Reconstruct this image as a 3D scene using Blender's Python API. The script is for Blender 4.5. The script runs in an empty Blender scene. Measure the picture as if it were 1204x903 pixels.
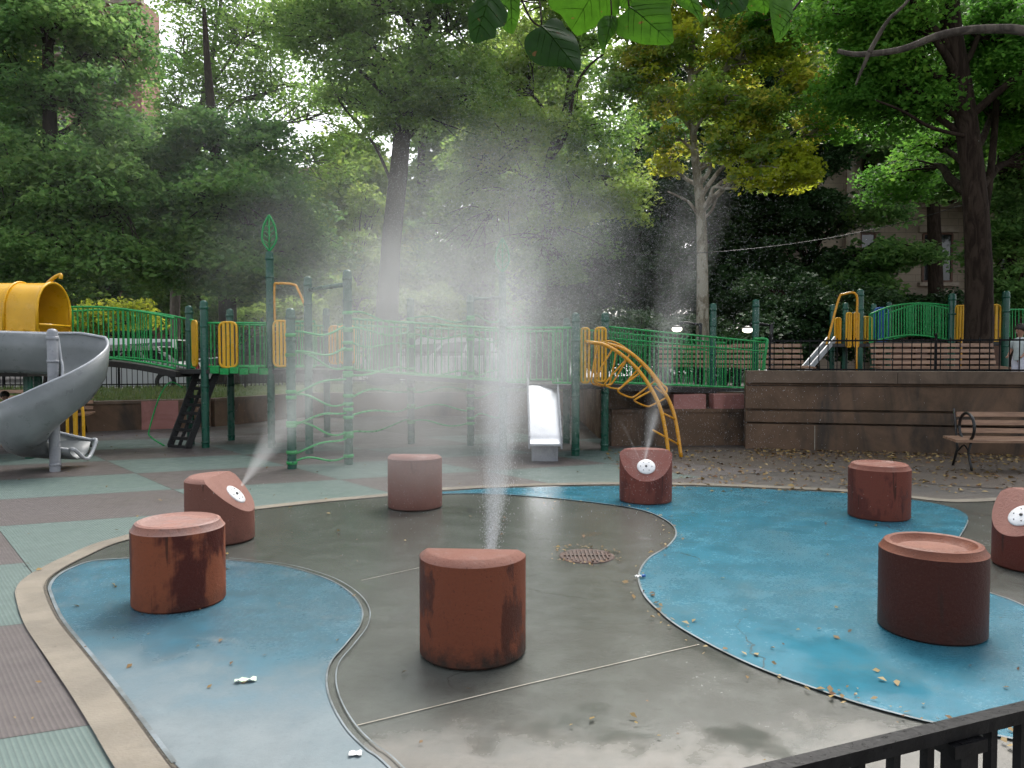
import bpy, bmesh, math, random
import numpy as np
from mathutils import Vector, Matrix
from mathutils.geometry import tessellate_polygon

scene = bpy.context.scene
COL = scene.collection
R = math.radians
rnd = random.Random(7)

# ------------------------------------------------------------------ camera
HC, F, CX, CY, HOR = 1.6, 905.0, 602.0, 451.5, 419.0
PITCH = math.atan((CY - HOR) / F)
cam = bpy.data.cameras.new('camera')
cam.sensor_width = 36; cam.lens = F / 1204 * 36
cam.clip_end = 2000; cam.clip_start = 0.05
camo = bpy.data.objects.new('camera', cam); COL.objects.link(camo)
camo.location = (0, 0, HC); camo.rotation_euler = (math.pi / 2 - PITCH, 0, 0)
scene.camera = camo

def ray(px, py):
    dx = (px - CX) / F; dy = (CY - py) / F
    return Vector((dx, math.cos(PITCH) + dy * math.sin(PITCH), -math.sin(PITCH) + dy * math.cos(PITCH)))
def at(px, py, Y):
    d = ray(px, py); k = Y / d.y
    return Vector((d.x * k, Y, HC + d.z * k))
def G(px, py, z=0.0):
    d = ray(px, py); k = (z - HC) / d.z
    return Vector((d.x * k, d.y * k, z))

# ------------------------------------------------------------------ node helper
class N:
    """tiny wrapper so that shader maths reads as expressions"""
    def __init__(s, nt, sock): s.nt, s.s = nt, sock
    def _m(s, op, *a, clamp=False):
        n = s.nt.nodes.new('ShaderNodeMath'); n.operation = op; n.use_clamp = clamp
        for i, v in enumerate((s,) + a):
            if isinstance(v, N): s.nt.links.new(v.s, n.inputs[i])
            else: n.inputs[i].default_value = v
        return N(s.nt, n.outputs[0])
    def __add__(s, o): return s._m('ADD', o)
    def __neg__(s): return s._m('MULTIPLY', -1.0)
    def __sub__(s, o): return s._m('SUBTRACT', o)
    def __mul__(s, o): return s._m('MULTIPLY', o)
    def __truediv__(s, o): return s._m('DIVIDE', o)
    def __pow__(s, o): return s._m('POWER', o)
    def clamp(s): return s._m('ADD', 0.0, clamp=True)
    def max(s, o): return s._m('MAXIMUM', o)
    def min(s, o): return s._m('MINIMUM', o)
    def sqrt(s): return s._m('SQRT')
    def step(s, a, b):      # smooth ramp a..b
        n = s.nt.nodes.new('ShaderNodeMapRange'); n.interpolation_type = 'SMOOTHSTEP'
        n.inputs['From Min'].default_value = a; n.inputs['From Max'].default_value = b
        s.nt.links.new(s.s, n.inputs['Value']); return N(s.nt, n.outputs[0])
    def lin(s, a, b, c, d):
        n = s.nt.nodes.new('ShaderNodeMapRange')
        n.inputs[1].default_value = a; n.inputs[2].default_value = b; n.inputs[3].default_value = c; n.inputs[4].default_value = d
        s.nt.links.new(s.s, n.inputs['Value']); return N(s.nt, n.outputs[0])

class Mat:
    def __init__(s, name, surface=True):
        s.m = bpy.data.materials.new(name); s.m.use_nodes = True
        s.nt = s.m.node_tree; s.b = s.nt.nodes.get('Principled BSDF'); s.out = s.nt.nodes.get('Material Output')
        s.tc = s.nt.nodes.new('ShaderNodeTexCoord'); s.geo = s.nt.nodes.new('ShaderNodeNewGeometry')
    def new(s, t, **k):
        n = s.nt.nodes.new(t)
        for a, v in k.items(): setattr(n, a, v)
        return n
    def link(s, a, b): s.nt.links.new(a.s if isinstance(a, N) else a, b)
    def pos(s, world=True):
        x = s.new('ShaderNodeSeparateXYZ'); s.link(s.geo.outputs['Position'] if world else s.tc.outputs['Object'], x.inputs[0])
        return [N(s.nt, o) for o in x.outputs]
    def noise(s, scale, detail=4, rough=.6, world=False, stretch=(1, 1, 1), dist=0.0, off=(0, 0, 0)):
        mp = s.new('ShaderNodeMapping'); mp.inputs['Scale'].default_value = stretch; mp.inputs['Location'].default_value = off
        s.link(s.geo.outputs['Position'] if world else s.tc.outputs['Object'], mp.inputs[0])
        n = s.new('ShaderNodeTexNoise'); n.inputs['Scale'].default_value = scale
        n.inputs['Detail'].default_value = detail; n.inputs['Roughness'].default_value = rough; n.inputs['Distortion'].default_value = dist
        s.link(mp.outputs[0], n.inputs['Vector']); return N(s.nt, n.outputs[0])
    def rgb(s, c):
        n = s.new('ShaderNodeRGB'); n.outputs[0].default_value = (*c, 1); return N(s.nt, n.outputs[0])
    def mix(s, f, a, b):
        n = s.new('ShaderNodeMix', data_type='RGBA')
        if isinstance(f, N): s.link(f, n.inputs[0])
        else: n.inputs[0].default_value = f
        for v, i in ((a, 6), (b, 7)):
            if isinstance(v, N): s.link(v, n.inputs[i])
            else: n.inputs[i].default_value = (*v, 1)
        return N(s.nt, n.outputs[2])
    def set(s, **k):
        for a, v in k.items():
            i = s.b.inputs[a.replace('_', ' ')]
            if isinstance(v, N): s.link(v, i)
            elif isinstance(v, tuple) and len(v) == 3: i.default_value = (*v, 1)
            else: i.default_value = v
        return s
    def bump(s, h, strength=.3, dist=.01):
        n = s.new('ShaderNodeBump'); n.inputs['Strength'].default_value = strength; n.inputs['Distance'].default_value = dist
        s.link(h, n.inputs['Height']); s.link(n.outputs[0], s.b.inputs['Normal']); return s

def simple(name, c1, c2=None, scale=6, rough=.5, bump=.0, bscale=60, metal=0, world=False, stretch=(1, 1, 1), spec=.5, rvar=.15):
    m = Mat(name); c2 = c2 or tuple(v * .75 for v in c1)
    n = m.noise(scale, world=world, stretch=stretch)
    col = m.mix(n.step(.35, .65), c1, c2)
    col = m.mix(m.noise(5.5, 6, .75, world=world, dist=1.0, off=(3, 1, 2)).step(.54, .74) * .38, col, tuple(v * .45 + .012 for v in c1))
    col = m.mix(m.noise(40, 3, .7, world=world, stretch=(1, 1, .12)).step(.66, .74) * .30, col, tuple(min(.8, v * 1.3 + .06) for v in c1))
    m.set(Base_Color=col, Metallic=metal)
    m.b.inputs['Specular IOR Level'].default_value = spec
    m.set(Roughness=m.noise(scale * 2.3, world=world).lin(.3, .7, max(.02, rough - rvar), min(1, rough + rvar)))
    if bump: m.bump(m.noise(bscale, world=world, stretch=stretch), bump, .01)
    return m.m

M = {}
# painted metal, plastics
M['post_green'] = simple('dark_green_painted_steel', (.004, .065, .04), (.008, .09, .055), 3, .32, .05)
M['rail_green'] = simple('bright_green_painted_steel', (.014, .27, .06), (.02, .33, .085), 4, .3)
M['yellow'] = simple('yellow_plastic', (.74, .40, .012), (.66, .35, .01), 3, .35)
M['yellow_tube'] = simple('yellow_painted_tube', (.68, .31, .01), (.58, .26, .01), 5, .3)
M['slide_grey'] = simple('grey_moulded_plastic', (.15, .165, .165), (.185, .20, .20), 2.5, .38, .03, 15)
M['rim_grey'] = simple('pale_grey_plastic', (.34, .36, .38), (.42, .44, .46), 4, .35)
M['steel'] = simple('brushed_stainless_steel', (.50, .52, .54), (.42, .44, .46), 3, .36, .02, 40, metal=1, rvar=.08)
M['grey_steel'] = simple('grey_painted_steel', (.23, .24, .26), (.3, .31, .33), 5, .35)
M['deck'] = simple('dark_rubber_coated_deck', (.018, .017, .016), (.03, .028, .026), 12, .5, .2)
M['blue'] = simple('blue_plastic', (.01, .08, .32), (.015, .1, .36), 5, .35)
M['black'] = simple('black_painted_iron', (.005, .005, .006), (.011, .011, .012), 30, .38, .08, 120)
M['black'].node_tree.nodes['Principled BSDF'].inputs['Specular IOR Level'].default_value = .12
M['wood'] = simple('worn_bench_wood', (.33, .20, .125), (.21, .12, .075), 3, .55, .25, 40, stretch=(1, 8, 8))
M['cast_iron'] = simple('black_cast_iron', (.008, .008, .008), None, 20, .4, .2)
M['white_disc'] = simple('white_plastic_disc', (.72, .73, .74), (.6, .6, .6), 20, .35)
M['hole'] = simple('dark_nozzle_hole', (.03, .03, .03), None, 20, .5)
M['rubber'] = simple('black_tyre_rubber', (.012, .012, .012), None, 20, .7)
M['chrome'] = simple('wheel_rim_metal', (.4, .4, .41), None, 10, .3, metal=.8)

def glass(name, c, rough=.05):
    m = Mat(name); m.set(Base_Color=c, Roughness=rough); m.b.inputs['Specular IOR Level'].default_value = .8
    return m.m
M['car_glass'] = glass('dark_car_glass', (.01, .012, .014))
M['window_glass'] = glass('dark_window_glass', (.012, .014, .016), .08)
def paint(name, c):
    m = Mat(name); m.set(Base_Color=c, Roughness=.35); m.b.inputs['Coat Weight'].default_value = .8; m.b.inputs['Coat Roughness'].default_value = .05
    return m.m
M['silver'] = paint('silver_car_paint', (.62, .63, .65)); M['white_paint'] = paint('white_car_paint', (.75, .75, .75))
M['dark_paint'] = paint('dark_car_paint', (.012, .02, .018)); M['red_light'] = paint('red_tail_light', (.4, .01, .01))
def emis(name, c, s):
    m = Mat(name); m.set(Base_Color=c); m.b.inputs['Emission Color'].default_value = (*c, 1); m.b.inputs['Emission Strength'].default_value = s
    return m.m
M['lamp'] = emis('lit_lamp_glass', (1, .93, .78), 2.2)

# terracotta coloured concrete of the sprinkler bollards; wet = share of the sides that is soaked
def terracotta(name, wet, dry=(.42, .17, .11), wetc=(.17, .042, .022), seed=0, mould=.3, top=(.50, .27, .21), sc=3.2):
    m = Mat(name); x, y, z = m.pos(world=False)
    big = m.noise(sc, 5, .65, stretch=(1, 1, .6), off=(seed, seed * 1.7, 0), dist=.4)
    fine = m.noise(60, 4, .7); streak = m.noise(16, 3, .6, stretch=(1, 1, .12), off=(seed, 0, 0))
    pit = m.noise(110, 2, .5).step(.62, .72)
    w = (big + streak * .22 + .5 * (wet - .5) * 2 - .11).step(.44, .53)
    c = m.mix(w, dry, wetc)
    c = m.mix(fine.step(.45, .8) * .35, c, (.10, .045, .03))
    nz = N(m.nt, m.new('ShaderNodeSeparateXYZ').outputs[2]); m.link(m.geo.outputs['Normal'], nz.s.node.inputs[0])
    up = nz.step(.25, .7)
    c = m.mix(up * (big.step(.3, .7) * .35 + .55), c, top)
    # algae and dirt that cling to the foot
    drip = m.noise(26, 2, .4, stretch=(1, 1, .05), off=(seed, seed, 0)).step(.66, .70) * (big.step(.42, .45)) * (up * -1 + 1)
    c = m.mix(drip * .75, c, (.035, .015, .01)); c = m.mix(pit * .5, c, (.05, .022, .015))
    foot = (z * -1 + .16 + (m.noise(9, 5, .7) - .5) * .35).step(.0, .22)
    c = m.mix(foot * mould, c, (.025, .022, .018))
    m.set(Base_Color=c, Roughness=w.lin(0, 1, .8, .5)); m.b.inputs['Specular IOR Level'].default_value = .22
    m.bump(m.noise(45, 5, .7) + m.noise(8, 3) * .6 - pit * .8, .5, .010)
    return m.m

# ------------------------------------------------------------------ ground materials
def wet_ground(name, dry, wet, seed=0, front=(3.0, 4.2), worn=None, worn_amt=.3, rough_dry=.75, rough_wet=.22, always=.0, pudk=.8):
    """concrete or paint that has been soaked by the sprinkler: the soaked part is darker and glossier"""
    m = Mat(name); x, y, z = m.pos()
    n1 = m.noise(.55, 6, .6, world=True, off=(seed, 0, 0), dist=.6); n2 = m.noise(3.5, 5, .65, world=True, off=(0, seed, 0)); n3 = m.noise(45, 4, .7, world=True)
    n4 = m.noise(240, 3, .7, world=True)
    w = ((y + (n1 - .5) * 1.8 + (n2 - .5) * .6 + x * .12).step(*front)).max(always)
    w = w * (n1 * .6 + n2 * .4).lin(.3, .6, .80, 1.0)
    d = m.mix(n2.step(.35, .7), dry, tuple(v * .8 for v in dry))
    wc = m.mix((n1 * .5 + n2 * .5).step(.4, .62), wet, tuple(v * 1.45 for v in wet))
    c = m.mix(w, d, wc)
    if worn: c = m.mix((m.noise(1.3, 6, .75, world=True, off=(seed, seed, 0), dist=.8).step(.5, .72)) * worn_amt, c, worn)
    c = m.mix(n3.step(.55, .85) * .25, c, tuple(v * .45 for v in wet))
    c = m.mix(n4.step(.6, .85) * .22, c, tuple(min(.8, v * 2.2) for v in dry))
    vo = m.new('ShaderNodeTexVoronoi', feature='DISTANCE_TO_EDGE'); vo.inputs['Scale'].default_value = .55; mpv = m.new('ShaderNodeMapping')
    wob = m.new('ShaderNodeTexNoise'); wob.inputs['Scale'].default_value = 2.5; wob.inputs['Detail'].default_value = 6; va = m.new('ShaderNodeVectorMath', operation='MULTIPLY_ADD')
    m.link(m.geo.outputs['Position'], wob.inputs['Vector']); m.link(wob.outputs['Color'], va.inputs[0]); va.inputs[1].default_value = (.5, .5, .5); m.link(m.geo.outputs['Position'], va.inputs[2]); m.link(va.outputs[0], vo.inputs['Vector'])
    crack = (N(m.nt, vo.outputs['Distance']).step(.0, .006) * -1 + 1) * n1.step(.5, .6)
    c = m.mix(crack * .7, c, (.03, .028, .022))
    grit = m.noise(18, 8, .85, world=True, off=(seed, 3, 0)).step(.56, .66) * n2.step(.42, .62)
    c = m.mix(grit * .35, c, tuple(v * .5 + .03 for v in dry))
    scuff = m.noise(6, 8, .8, world=True, stretch=(1, .35, 1), off=(2, seed, 0), dist=1.5).step(.6, .7)
    c = m.mix(scuff * .25, c, tuple(min(.6, v * 1.25) for v in dry))
    pud = (m.noise(1.1, 3, .5, world=True, off=(seed + 4, 2, 0), dist=.3)).step(.57, .68) * w * pudk
    rr = w.lin(0, 1, rough_dry, rough_wet) + (n3 - .5) * .2 + (n2 - .5) * .3
    rr = rr * (pud * -1 + 1) + pud * .035
    m.set(Base_Color=c, Roughness=rr.max(.03))
    b = (n3 * .5 + n4 * .5) * (pud * -1 + 1)
    m.bump(b + n2 * .3, .30, .006)
    return m.m
M['concrete'] = wet_ground('wet_pad_concrete', (0.142, 0.132, 0.112), (0.060, 0.064, 0.057), 0, (2.75, 3.35), rough_wet=.17)
M['blue_left'] = wet_ground('worn_blue_pad_paint', (0.150, 0.180, 0.189), (0.035, 0.099, 0.134), 3, (2.5, 4.2), worn=(0.136, 0.176, 0.189), worn_amt=.85)
M['blue_right'] = wet_ground('blue_pad_paint', (0.052, 0.178, 0.232), (0.019, 0.112, 0.158), 5, (1.0, 2.0), worn=(0.073, 0.152, 0.176), worn_amt=.6, always=.6, pudk=.35)
M['kerb'] = simple('tan_concrete_kerb', (0.198, 0.172, 0.132), (0.145, 0.126, 0.097), 2.2, .7, .35, 60, world=True)
M['edge'] = simple('pale_edging_strip', (.17, .20, .215), (.085, .10, .10), 5, .5, .2, world=True)
M['joint'] = simple('pale_filled_joint', (.34, .31, .26), (.20, .18, .14), 5, .6, .2, world=True)
M['groove'] = simple('dark_grit_in_joint', (.035, .03, .025), (.09, .075, .05), 40, .8, .4, world=True)

UA, VA = R(22), R(-50)
def tile_mat(name, c1, c2, speck):
    m = Mat(name); x, y, z = m.pos()
    n1 = m.noise(.8, 5, .6, world=True, dist=.5); n2 = m.noise(5, 4, .6, world=True); n3 = m.noise(150, 3, .8, world=True)
    c = m.mix((n1 * .6 + n2 * .4).step(.35, .65), c1, c2)
    c = m.mix(n3.step(.6, .8) * .45, c, speck)
    # moulded ribs that run along the columns of tiles
    u = (x * -math.sin(VA) + y * math.cos(VA))
    rib = (u * (2 * math.pi / .022))._m('SINE')
    c = m.mix(rib.step(.2, 1.0) * .38, c, tuple(v * .4 for v in c1))
    m.set(Base_Color=c, Roughness=(n1 * .6 + n2 * .4).lin(.3, .7, .34, .66))
    m.bump(rib * .4 + n3 * .5, .35, .006)
    return m.m
M['tile_green'] = tile_mat('green_rubber_tile', (0.110, 0.154, 0.139), (0.081, 0.119, 0.107), (0.176, 0.211, 0.194))
M['tile_dark'] = tile_mat('brown_rubber_tile', (0.101, 0.086, 0.081), (0.075, 0.063, 0.060), (0.176, 0.158, 0.150))
def asphalt(name, a, b, leafy=0):
    m = Mat(name); n1 = m.noise(.7, 6, .65, world=True, dist=.5); n3 = m.noise(120, 4, .8, world=True)
    c = m.mix(n1.step(.4, .65), a, b); c = m.mix(n3.step(.55, .8) * .4, c, tuple(v * 2 for v in a))
    if leafy: c = m.mix(m.noise(9, 6, .8, world=True).step(.55, .75) * leafy, c, (.10, .062, .035))
    m.set(Base_Color=c, Roughness=n1.lin(.3, .7, .4, .8)); m.bump(n3 + n1, .4, .008)
    return m.m
M['ground'] = asphalt('old_asphalt_with_leaf_dust', (0.048, 0.044, 0.040), (0.069, 0.055, 0.042), .8)
M['road'] = asphalt('street_asphalt', (.05, .05, .05), (.07, .07, .07))
M['lawn'] = simple('lawn_soil', (.06, .10, .025), (.09, .11, .03), 3, .9, .5, 30, world=True)
M['grass'] = simple('grass_blades', (.10, .17, .035), (.16, .19, .05), 3, .7, world=True)
def stone_mat(name, a, b, stain=.8):
    m = Mat(name); n1 = m.noise(1.3, 6, .7, world=True, dist=.6); st = m.noise(3.0, 5, .65, world=True, stretch=(.35, .35, .10), dist=.8); n3 = m.noise(50, 5, .75, world=True)
    c = m.mix(n1.step(.35, .65), a, b); c = m.mix(st.step(.48, .66) * stain, c, (.022, .019, .015)); c = m.mix(n3.step(.5, .8) * .35, c, tuple(v * .5 for v in a))
    m.set(Base_Color=c, Roughness=n1.lin(.3, .7, .5, .85)); m.bump(n3 + st * .5, .4, .012)
    return m.m
M['wall'] = stone_mat('weathered_brownstone_concrete', (0.136, 0.077, 0.042), (0.088, 0.053, 0.030))
M['coping'] = stone_mat('brownstone_coping', (0.145, 0.097, 0.063), (0.097, 0.066, 0.044), .5)
M['pink'] = stone_mat('pink_painted_concrete', (.36, .16, .14), (.28, .12, .10), .35)
M['rust'] = simple('rusty_iron_cover', (.085, .042, .028), (.04, .026, .02), 25, .7, .5, 80)

def brick_mat(name, a, b, mortar, scale=1.0):
    m = Mat(name)
    mp = m.new('ShaderNodeMapping'); mp.inputs['Rotation'].default_value = (R(90), 0, 0)
    m.link(m.tc.outputs['Object'], mp.inputs[0])
    t = m.new('ShaderNodeTexBrick'); t.inputs['Color1'].default_value = (*a, 1); t.inputs['Color2'].default_value = (*b, 1); t.inputs['Mortar'].default_value = (*mortar, 1)
    t.inputs['Scale'].default_value = 1.0; t.inputs['Brick Width'].default_value = .24 * scale; t.inputs['Row Height'].default_value = .08 * scale; t.inputs['Mortar Size'].default_value = .012
    m.link(mp.outputs[0], t.inputs['Vector'])
    c = m.mix(m.noise(1.2, 5, .7, world=True).step(.4, .7) * .5, N(m.nt, t.outputs[0]), tuple(v * .5 for v in a))
    m.set(Base_Color=c, Roughness=.85); return m.m
M['brick'] = brick_mat('red_brick', (.30, .12, .08), (.24, .09, .06), (.28, .22, .18))
M['brownstone'] = brick_mat('brownstone_blocks', (.36, .29, .22), (.32, .255, .19), (.22, .17, .13), 3.5)
M['tan_trim'] = simple('tan_stone_trim', (.34, .28, .22), (.26, .21, .16), 3, .8, .2)
M['roofgrey'] = simple('grey_roofing', (.2, .21, .22), None, 3, .7)
M['dark_wood'] = simple('dark_timber_boards', (.12, .055, .03), (.08, .035, .02), 4, .6, .2)

def bark(name, a, b, patch=None):
    m = Mat(name); st = m.noise(7, 6, .7, stretch=(1, 1, .2), dist=1.2); n = m.noise(30, 5, .7)
    c = m.mix(st.step(.38, .62), a, b)
    if patch: c = m.mix(m.noise(4, 3, .5, stretch=(1, 1, .5)).step(.48, .54), c, patch)
    m.set(Base_Color=c, Roughness=.9); m.b.inputs['Specular IOR Level'].default_value = .1; m.bump(st + n * .35, .8, .03); return m.m
M['bark_dark'] = bark('dark_wet_bark', (.018, .012, .009), (.045, .032, .024))
M['bark_grey'] = bark('grey_brown_bark', (.06, .05, .042), (.13, .11, .09))
M['bark_pale'] = bark('mottled_plane_bark', (.16, .14, .10), (.26, .23, .17), (.36, .33, .26))

def leaf_mat(name, cols, rough=.45, trans=.55, gloss=.16, spots=0):
    """each leaf takes its own hue; leaves let some light through"""
    m = Mat(name)
    rp = m.new('ShaderNodeValToRGB'); e = rp.color_ramp.elements
    while len(e) < len(cols): e.new(.5)
    for i, c in enumerate(cols): e[i].position = i / max(1, len(cols) - 1); e[i].color = (*c, 1)
    f = (N(m.nt, m.geo.outputs['Random Per Island']) * .55 + m.noise(.45, 3, .5, world=True).step(.3, .7) * .45)
    m.link(f, rp.inputs[0])
    c = N(m.nt, rp.outputs[0])
    if spots:
        c = m.mix(m.noise(55, 4, .6).step(.42, .62) * .35, c, tuple(v * .55 for v in cols[0])); c = m.mix(m.noise(95, 2, .5, off=(5, 0, 1)).step(.69, .73), c, (.09, .05, .015))
    m.link(c, m.b.inputs['Base Color'])
    m.set(Roughness=rough); m.b.inputs['Specular IOR Level'].default_value = gloss
    tr = m.new('ShaderNodeBsdfTranslucent'); mx = m.new('ShaderNodeMixShader'); mx.inputs[0].default_value = trans
    hs = m.new('ShaderNodeHueSaturation'); hs.inputs['Value'].default_value = 1.7; hs.inputs['Hue'].default_value = .495
    m.link(c, hs.inputs['Color']); m.link(hs.outputs[0], tr.inputs['Color'])
    m.link(m.b.outputs[0], mx.inputs[1]); m.link(tr.outputs[0], mx.inputs[2]); m.link(mx.outputs[0], m.out.inputs['Surface'])
    return m.m
M['lf_dark'] = leaf_mat('dark_green_leaves', [(0.054, 0.126, 0.042), (0.090, 0.186, 0.054), (0.132, 0.240, 0.066), (0.192, 0.282, 0.084)])
M['lf_mid'] = leaf_mat('mid_green_leaves', [(0.086, 0.172, 0.040), (0.138, 0.247, 0.052), (0.196, 0.310, 0.069), (0.265, 0.345, 0.086)])
M['lf_light'] = leaf_mat('light_green_leaves', [(0.137, 0.231, 0.042), (0.200, 0.304, 0.063), (0.273, 0.378, 0.084), (0.357, 0.399, 0.105)])
M['lf_yellow'] = leaf_mat('yellowing_plane_leaves', [(.11, .19, .03), (.20, .28, .04), (.34, .36, .05), (.46, .40, .07), (.40, .27, .07)])
M['lf_gold'] = leaf_mat('golden_green_leaves', [(.24, .31, .03), (.38, .43, .04), (.48, .46, .05)])
M['lf_vivid'] = leaf_mat('vivid_green_leaves', [(0.046, 0.138, 0.023), (0.081, 0.207, 0.034), (0.115, 0.276, 0.040), (0.172, 0.322, 0.046)])
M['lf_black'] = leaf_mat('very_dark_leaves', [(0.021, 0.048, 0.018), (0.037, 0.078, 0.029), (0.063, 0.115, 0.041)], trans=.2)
M['lf_near'] = leaf_mat('broad_lime_green_leaf', [(0.024, 0.080, 0.005), (0.034, 0.100, 0.006)], .4, .55, spots=1)
M['lf_near_dark'] = leaf_mat('broad_deep_green_leaf', [(0.008, 0.034, 0.002), (0.011, 0.044, 0.003)], .4, .22, spots=1)
M['litter'] = leaf_mat('fallen_dry_leaves', [(.26, .17, .06), (.34, .26, .13), (.12, .06, .03), (.28, .2, .07), (.07, .045, .025)], .7, .1)

# ------------------------------------------------------------------ mesh helper
class MB:
    def __init__(s): s.v = []; s.f = []; s.sm = []; s.mi = []
    def add(s, vs, fs, smooth=False, mi=0):
        o = len(s.v); s.v += [tuple(v) for v in vs]
        s.f += [tuple(i + o for i in f) for f in fs]; s.sm += [smooth] * len(fs); s.mi += [mi] * len(fs)
        return s
    def box(s, c, d, rz=0, mi=0, M4=None):
        x, y, z = (k / 2 for k in d); m = Matrix.Translation(c) @ Matrix.Rotation(rz, 4, 'Z') if M4 is None else M4
        vs = [m @ Vector((i * x, j * y, k * z)) for i in (-1, 1) for j in (-1, 1) for k in (-1, 1)]
        return s.add(vs, [(0, 1, 3, 2), (4, 6, 7, 5), (0, 4, 5, 1), (2, 3, 7, 6), (0, 2, 6, 4), (1, 5, 7, 3)], False, mi)
    def bar(s, a, b, w, h, mi=0):           # box between two points, w wide, h high
        a, b = Vector(a), Vector(b); d = b - a; L = d.length; d.normalize()
        side = d.cross(Vector((0, 0, 1)));
        if side.length < 1e-4: side = Vector((1, 0, 0))
        side.normalize(); up = side.cross(d)
        vs = [p + side * (i * w / 2) + up * (j * h / 2) for p in (a, b) for i in (-1, 1) for j in (-1, 1)]
        return s.add(vs, [(0, 1, 3, 2), (4, 6, 7, 5), (0, 4, 5, 1), (2, 3, 7, 6), (0, 2, 6, 4), (1, 5, 7, 3)], False, mi)
    def tube(s, pts, r, n=8, cap=True, mi=0):
        pts = [Vector(p) for p in pts]; rs = r if isinstance(r, (list, tuple)) else [r] * len(pts)
        o = len(s.v); prev = None
        for i, p in enumerate(pts):
            t = (pts[min(i + 1, len(pts) - 1)] - pts[max(i - 1, 0)]).normalized()
            if prev is None:
                a = Vector((0, 0, 1)) if abs(t.z) < .9 else Vector((1, 0, 0)); u = t.cross(a).normalized()
            else: u = (prev - t * prev.dot(t)).normalized()
            prev = u; w = t.cross(u)
            for k in range(n):
                an = 2 * math.pi * k / n; s.v.append(tuple(p + (u * math.cos(an) + w * math.sin(an)) * rs[i]))
        for i in range(len(pts) - 1):
            for k in range(n):
                k2 = (k + 1) % n; s.f.append((o + i * n + k, o + i * n + k2, o + (i + 1) * n + k2, o + (i + 1) * n + k)); s.sm.append(True); s.mi.append(mi)
        if cap:
            s.f.append(tuple(o + k for k in reversed(range(n)))); s.f.append(tuple(o + (len(pts) - 1) * n + k for k in range(n))); s.sm += [False] * 2; s.mi += [mi] * 2
        return s
    def lathe(s, prof, c=(0, 0, 0), n=32, mi=0, smooth=True):
        o = len(s.v); c = Vector(c)
        for r, z in prof:
            for k in range(n):
                a = 2 * math.pi * k / n; s.v.append((c.x + r * math.cos(a), c.y + r * math.sin(a), c.z + z))
        for i in range(len(prof) - 1):
            for k in range(n):
                k2 = (k + 1) % n; s.f.append((o + i * n + k, o + i * n + k2, o + (i + 1) * n + k2, o + (i + 1) * n + k)); s.sm.append(smooth); s.mi.append(mi)
        return s
    def ball(s, c, r, n=12, mi=0, sc=(1, 1, 1)):
        vs = []; fs = []; h = n // 2
        for i in range(h + 1):
            for k in range(n):
                p, t = math.pi * i / h, 2 * math.pi * k / n
                vs.append((c[0] + r * sc[0] * math.sin(p) * math.cos(t), c[1] + r * sc[1] * math.sin(p) * math.sin(t), c[2] + r * sc[2] * math.cos(p)))
        for i in range(h):
            for k in range(n):
                fs.append((i * n + k, (i + 1) * n + k, (i + 1) * n + (k + 1) % n, i * n + (k + 1) % n))
        return s.add(vs, fs, True, mi)
    def build(s, name, mats, parent=None, loc=None, origin=None):
        """verts are in world space unless origin is given; they end up relative to the parent's or loc's place"""
        me = bpy.data.meshes.new(name)
        off = Vector(origin) if origin is not None else (parent.get_world() if False else Vector((0, 0, 0)))
        if parent is not None and origin is None: off = world_loc(parent)
        if parent is None and loc is not None: off = Vector(loc)
        me.from_pydata([(v[0] - off.x, v[1] - off.y, v[2] - off.z) for v in s.v], [], s.f)
        for m in (mats if isinstance(mats, (list, tuple)) else [mats]): me.materials.append(m)
        me.polygons.foreach_set('use_smooth', s.sm); me.polygons.foreach_set('material_index', s.mi)
        me.validate(); me.update()
        o = bpy.data.objects.new(name, me); COL.objects.link(o)
        if parent is not None: o.parent = parent
        elif loc is not None: o.location = loc
        return o
def world_loc(o):
    p = Vector(o.location)
    while o.parent: o = o.parent; p += Vector(o.location)
    return p
def tag(o, label=None, cat=None, group=None, kind=None):
    for k, v in (('label', label), ('category', cat), ('group', group), ('kind', kind)):
        if v: o[k] = v
    return o
def thing(name, loc, label, cat, group=None, rz=0):
    o = bpy.data.objects.new(name, None); COL.objects.link(o); o.location = loc; o.rotation_euler = (0, 0, rz); o.empty_display_size = .2
    return tag(o, label, cat, group)
def copy_tree(o, parent=None):
    c = o.copy(); COL.objects.link(c); c.parent = parent
    for ch in list(o.children): copy_tree(ch, c)
    return c
def smooth_line(pts, n=6, closed=False):
    out = []; P = [Vector(p) for p in pts]; m = len(P)
    for i in range(m if closed else m - 1):
        p0 = P[(i - 1) % m] if closed or i > 0 else P[0]; p1 = P[i]; p2 = P[(i + 1) % m]; p3 = P[(i + 2) % m] if closed or i + 2 < m else P[-1]
        for k in range(n):
            t = k / n
            out.append(.5 * ((2 * p1) + (p2 - p0) * t + (2 * p0 - 5 * p1 + 4 * p2 - p3) * t * t + (3 * p1 - p0 - 3 * p2 + p3) * t ** 3))
    if not closed: out.append(P[-1])
    return out
def sheet(name, pts, z, mat, **k):
    tris = tessellate_polygon([[Vector((p[0], p[1], 0)) for p in pts]])
    vs = [(p[0], p[1], z) for p in pts]; fs = []
    for t in tris:
        a, b, c = (Vector(vs[i]) for i in t)
        fs.append(tuple(t) if (b - a).cross(c - a).z > 0 else tuple(reversed(t)))
    return tag(MB().add(vs, fs).build(name, mat), kind='structure', **k)
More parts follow.
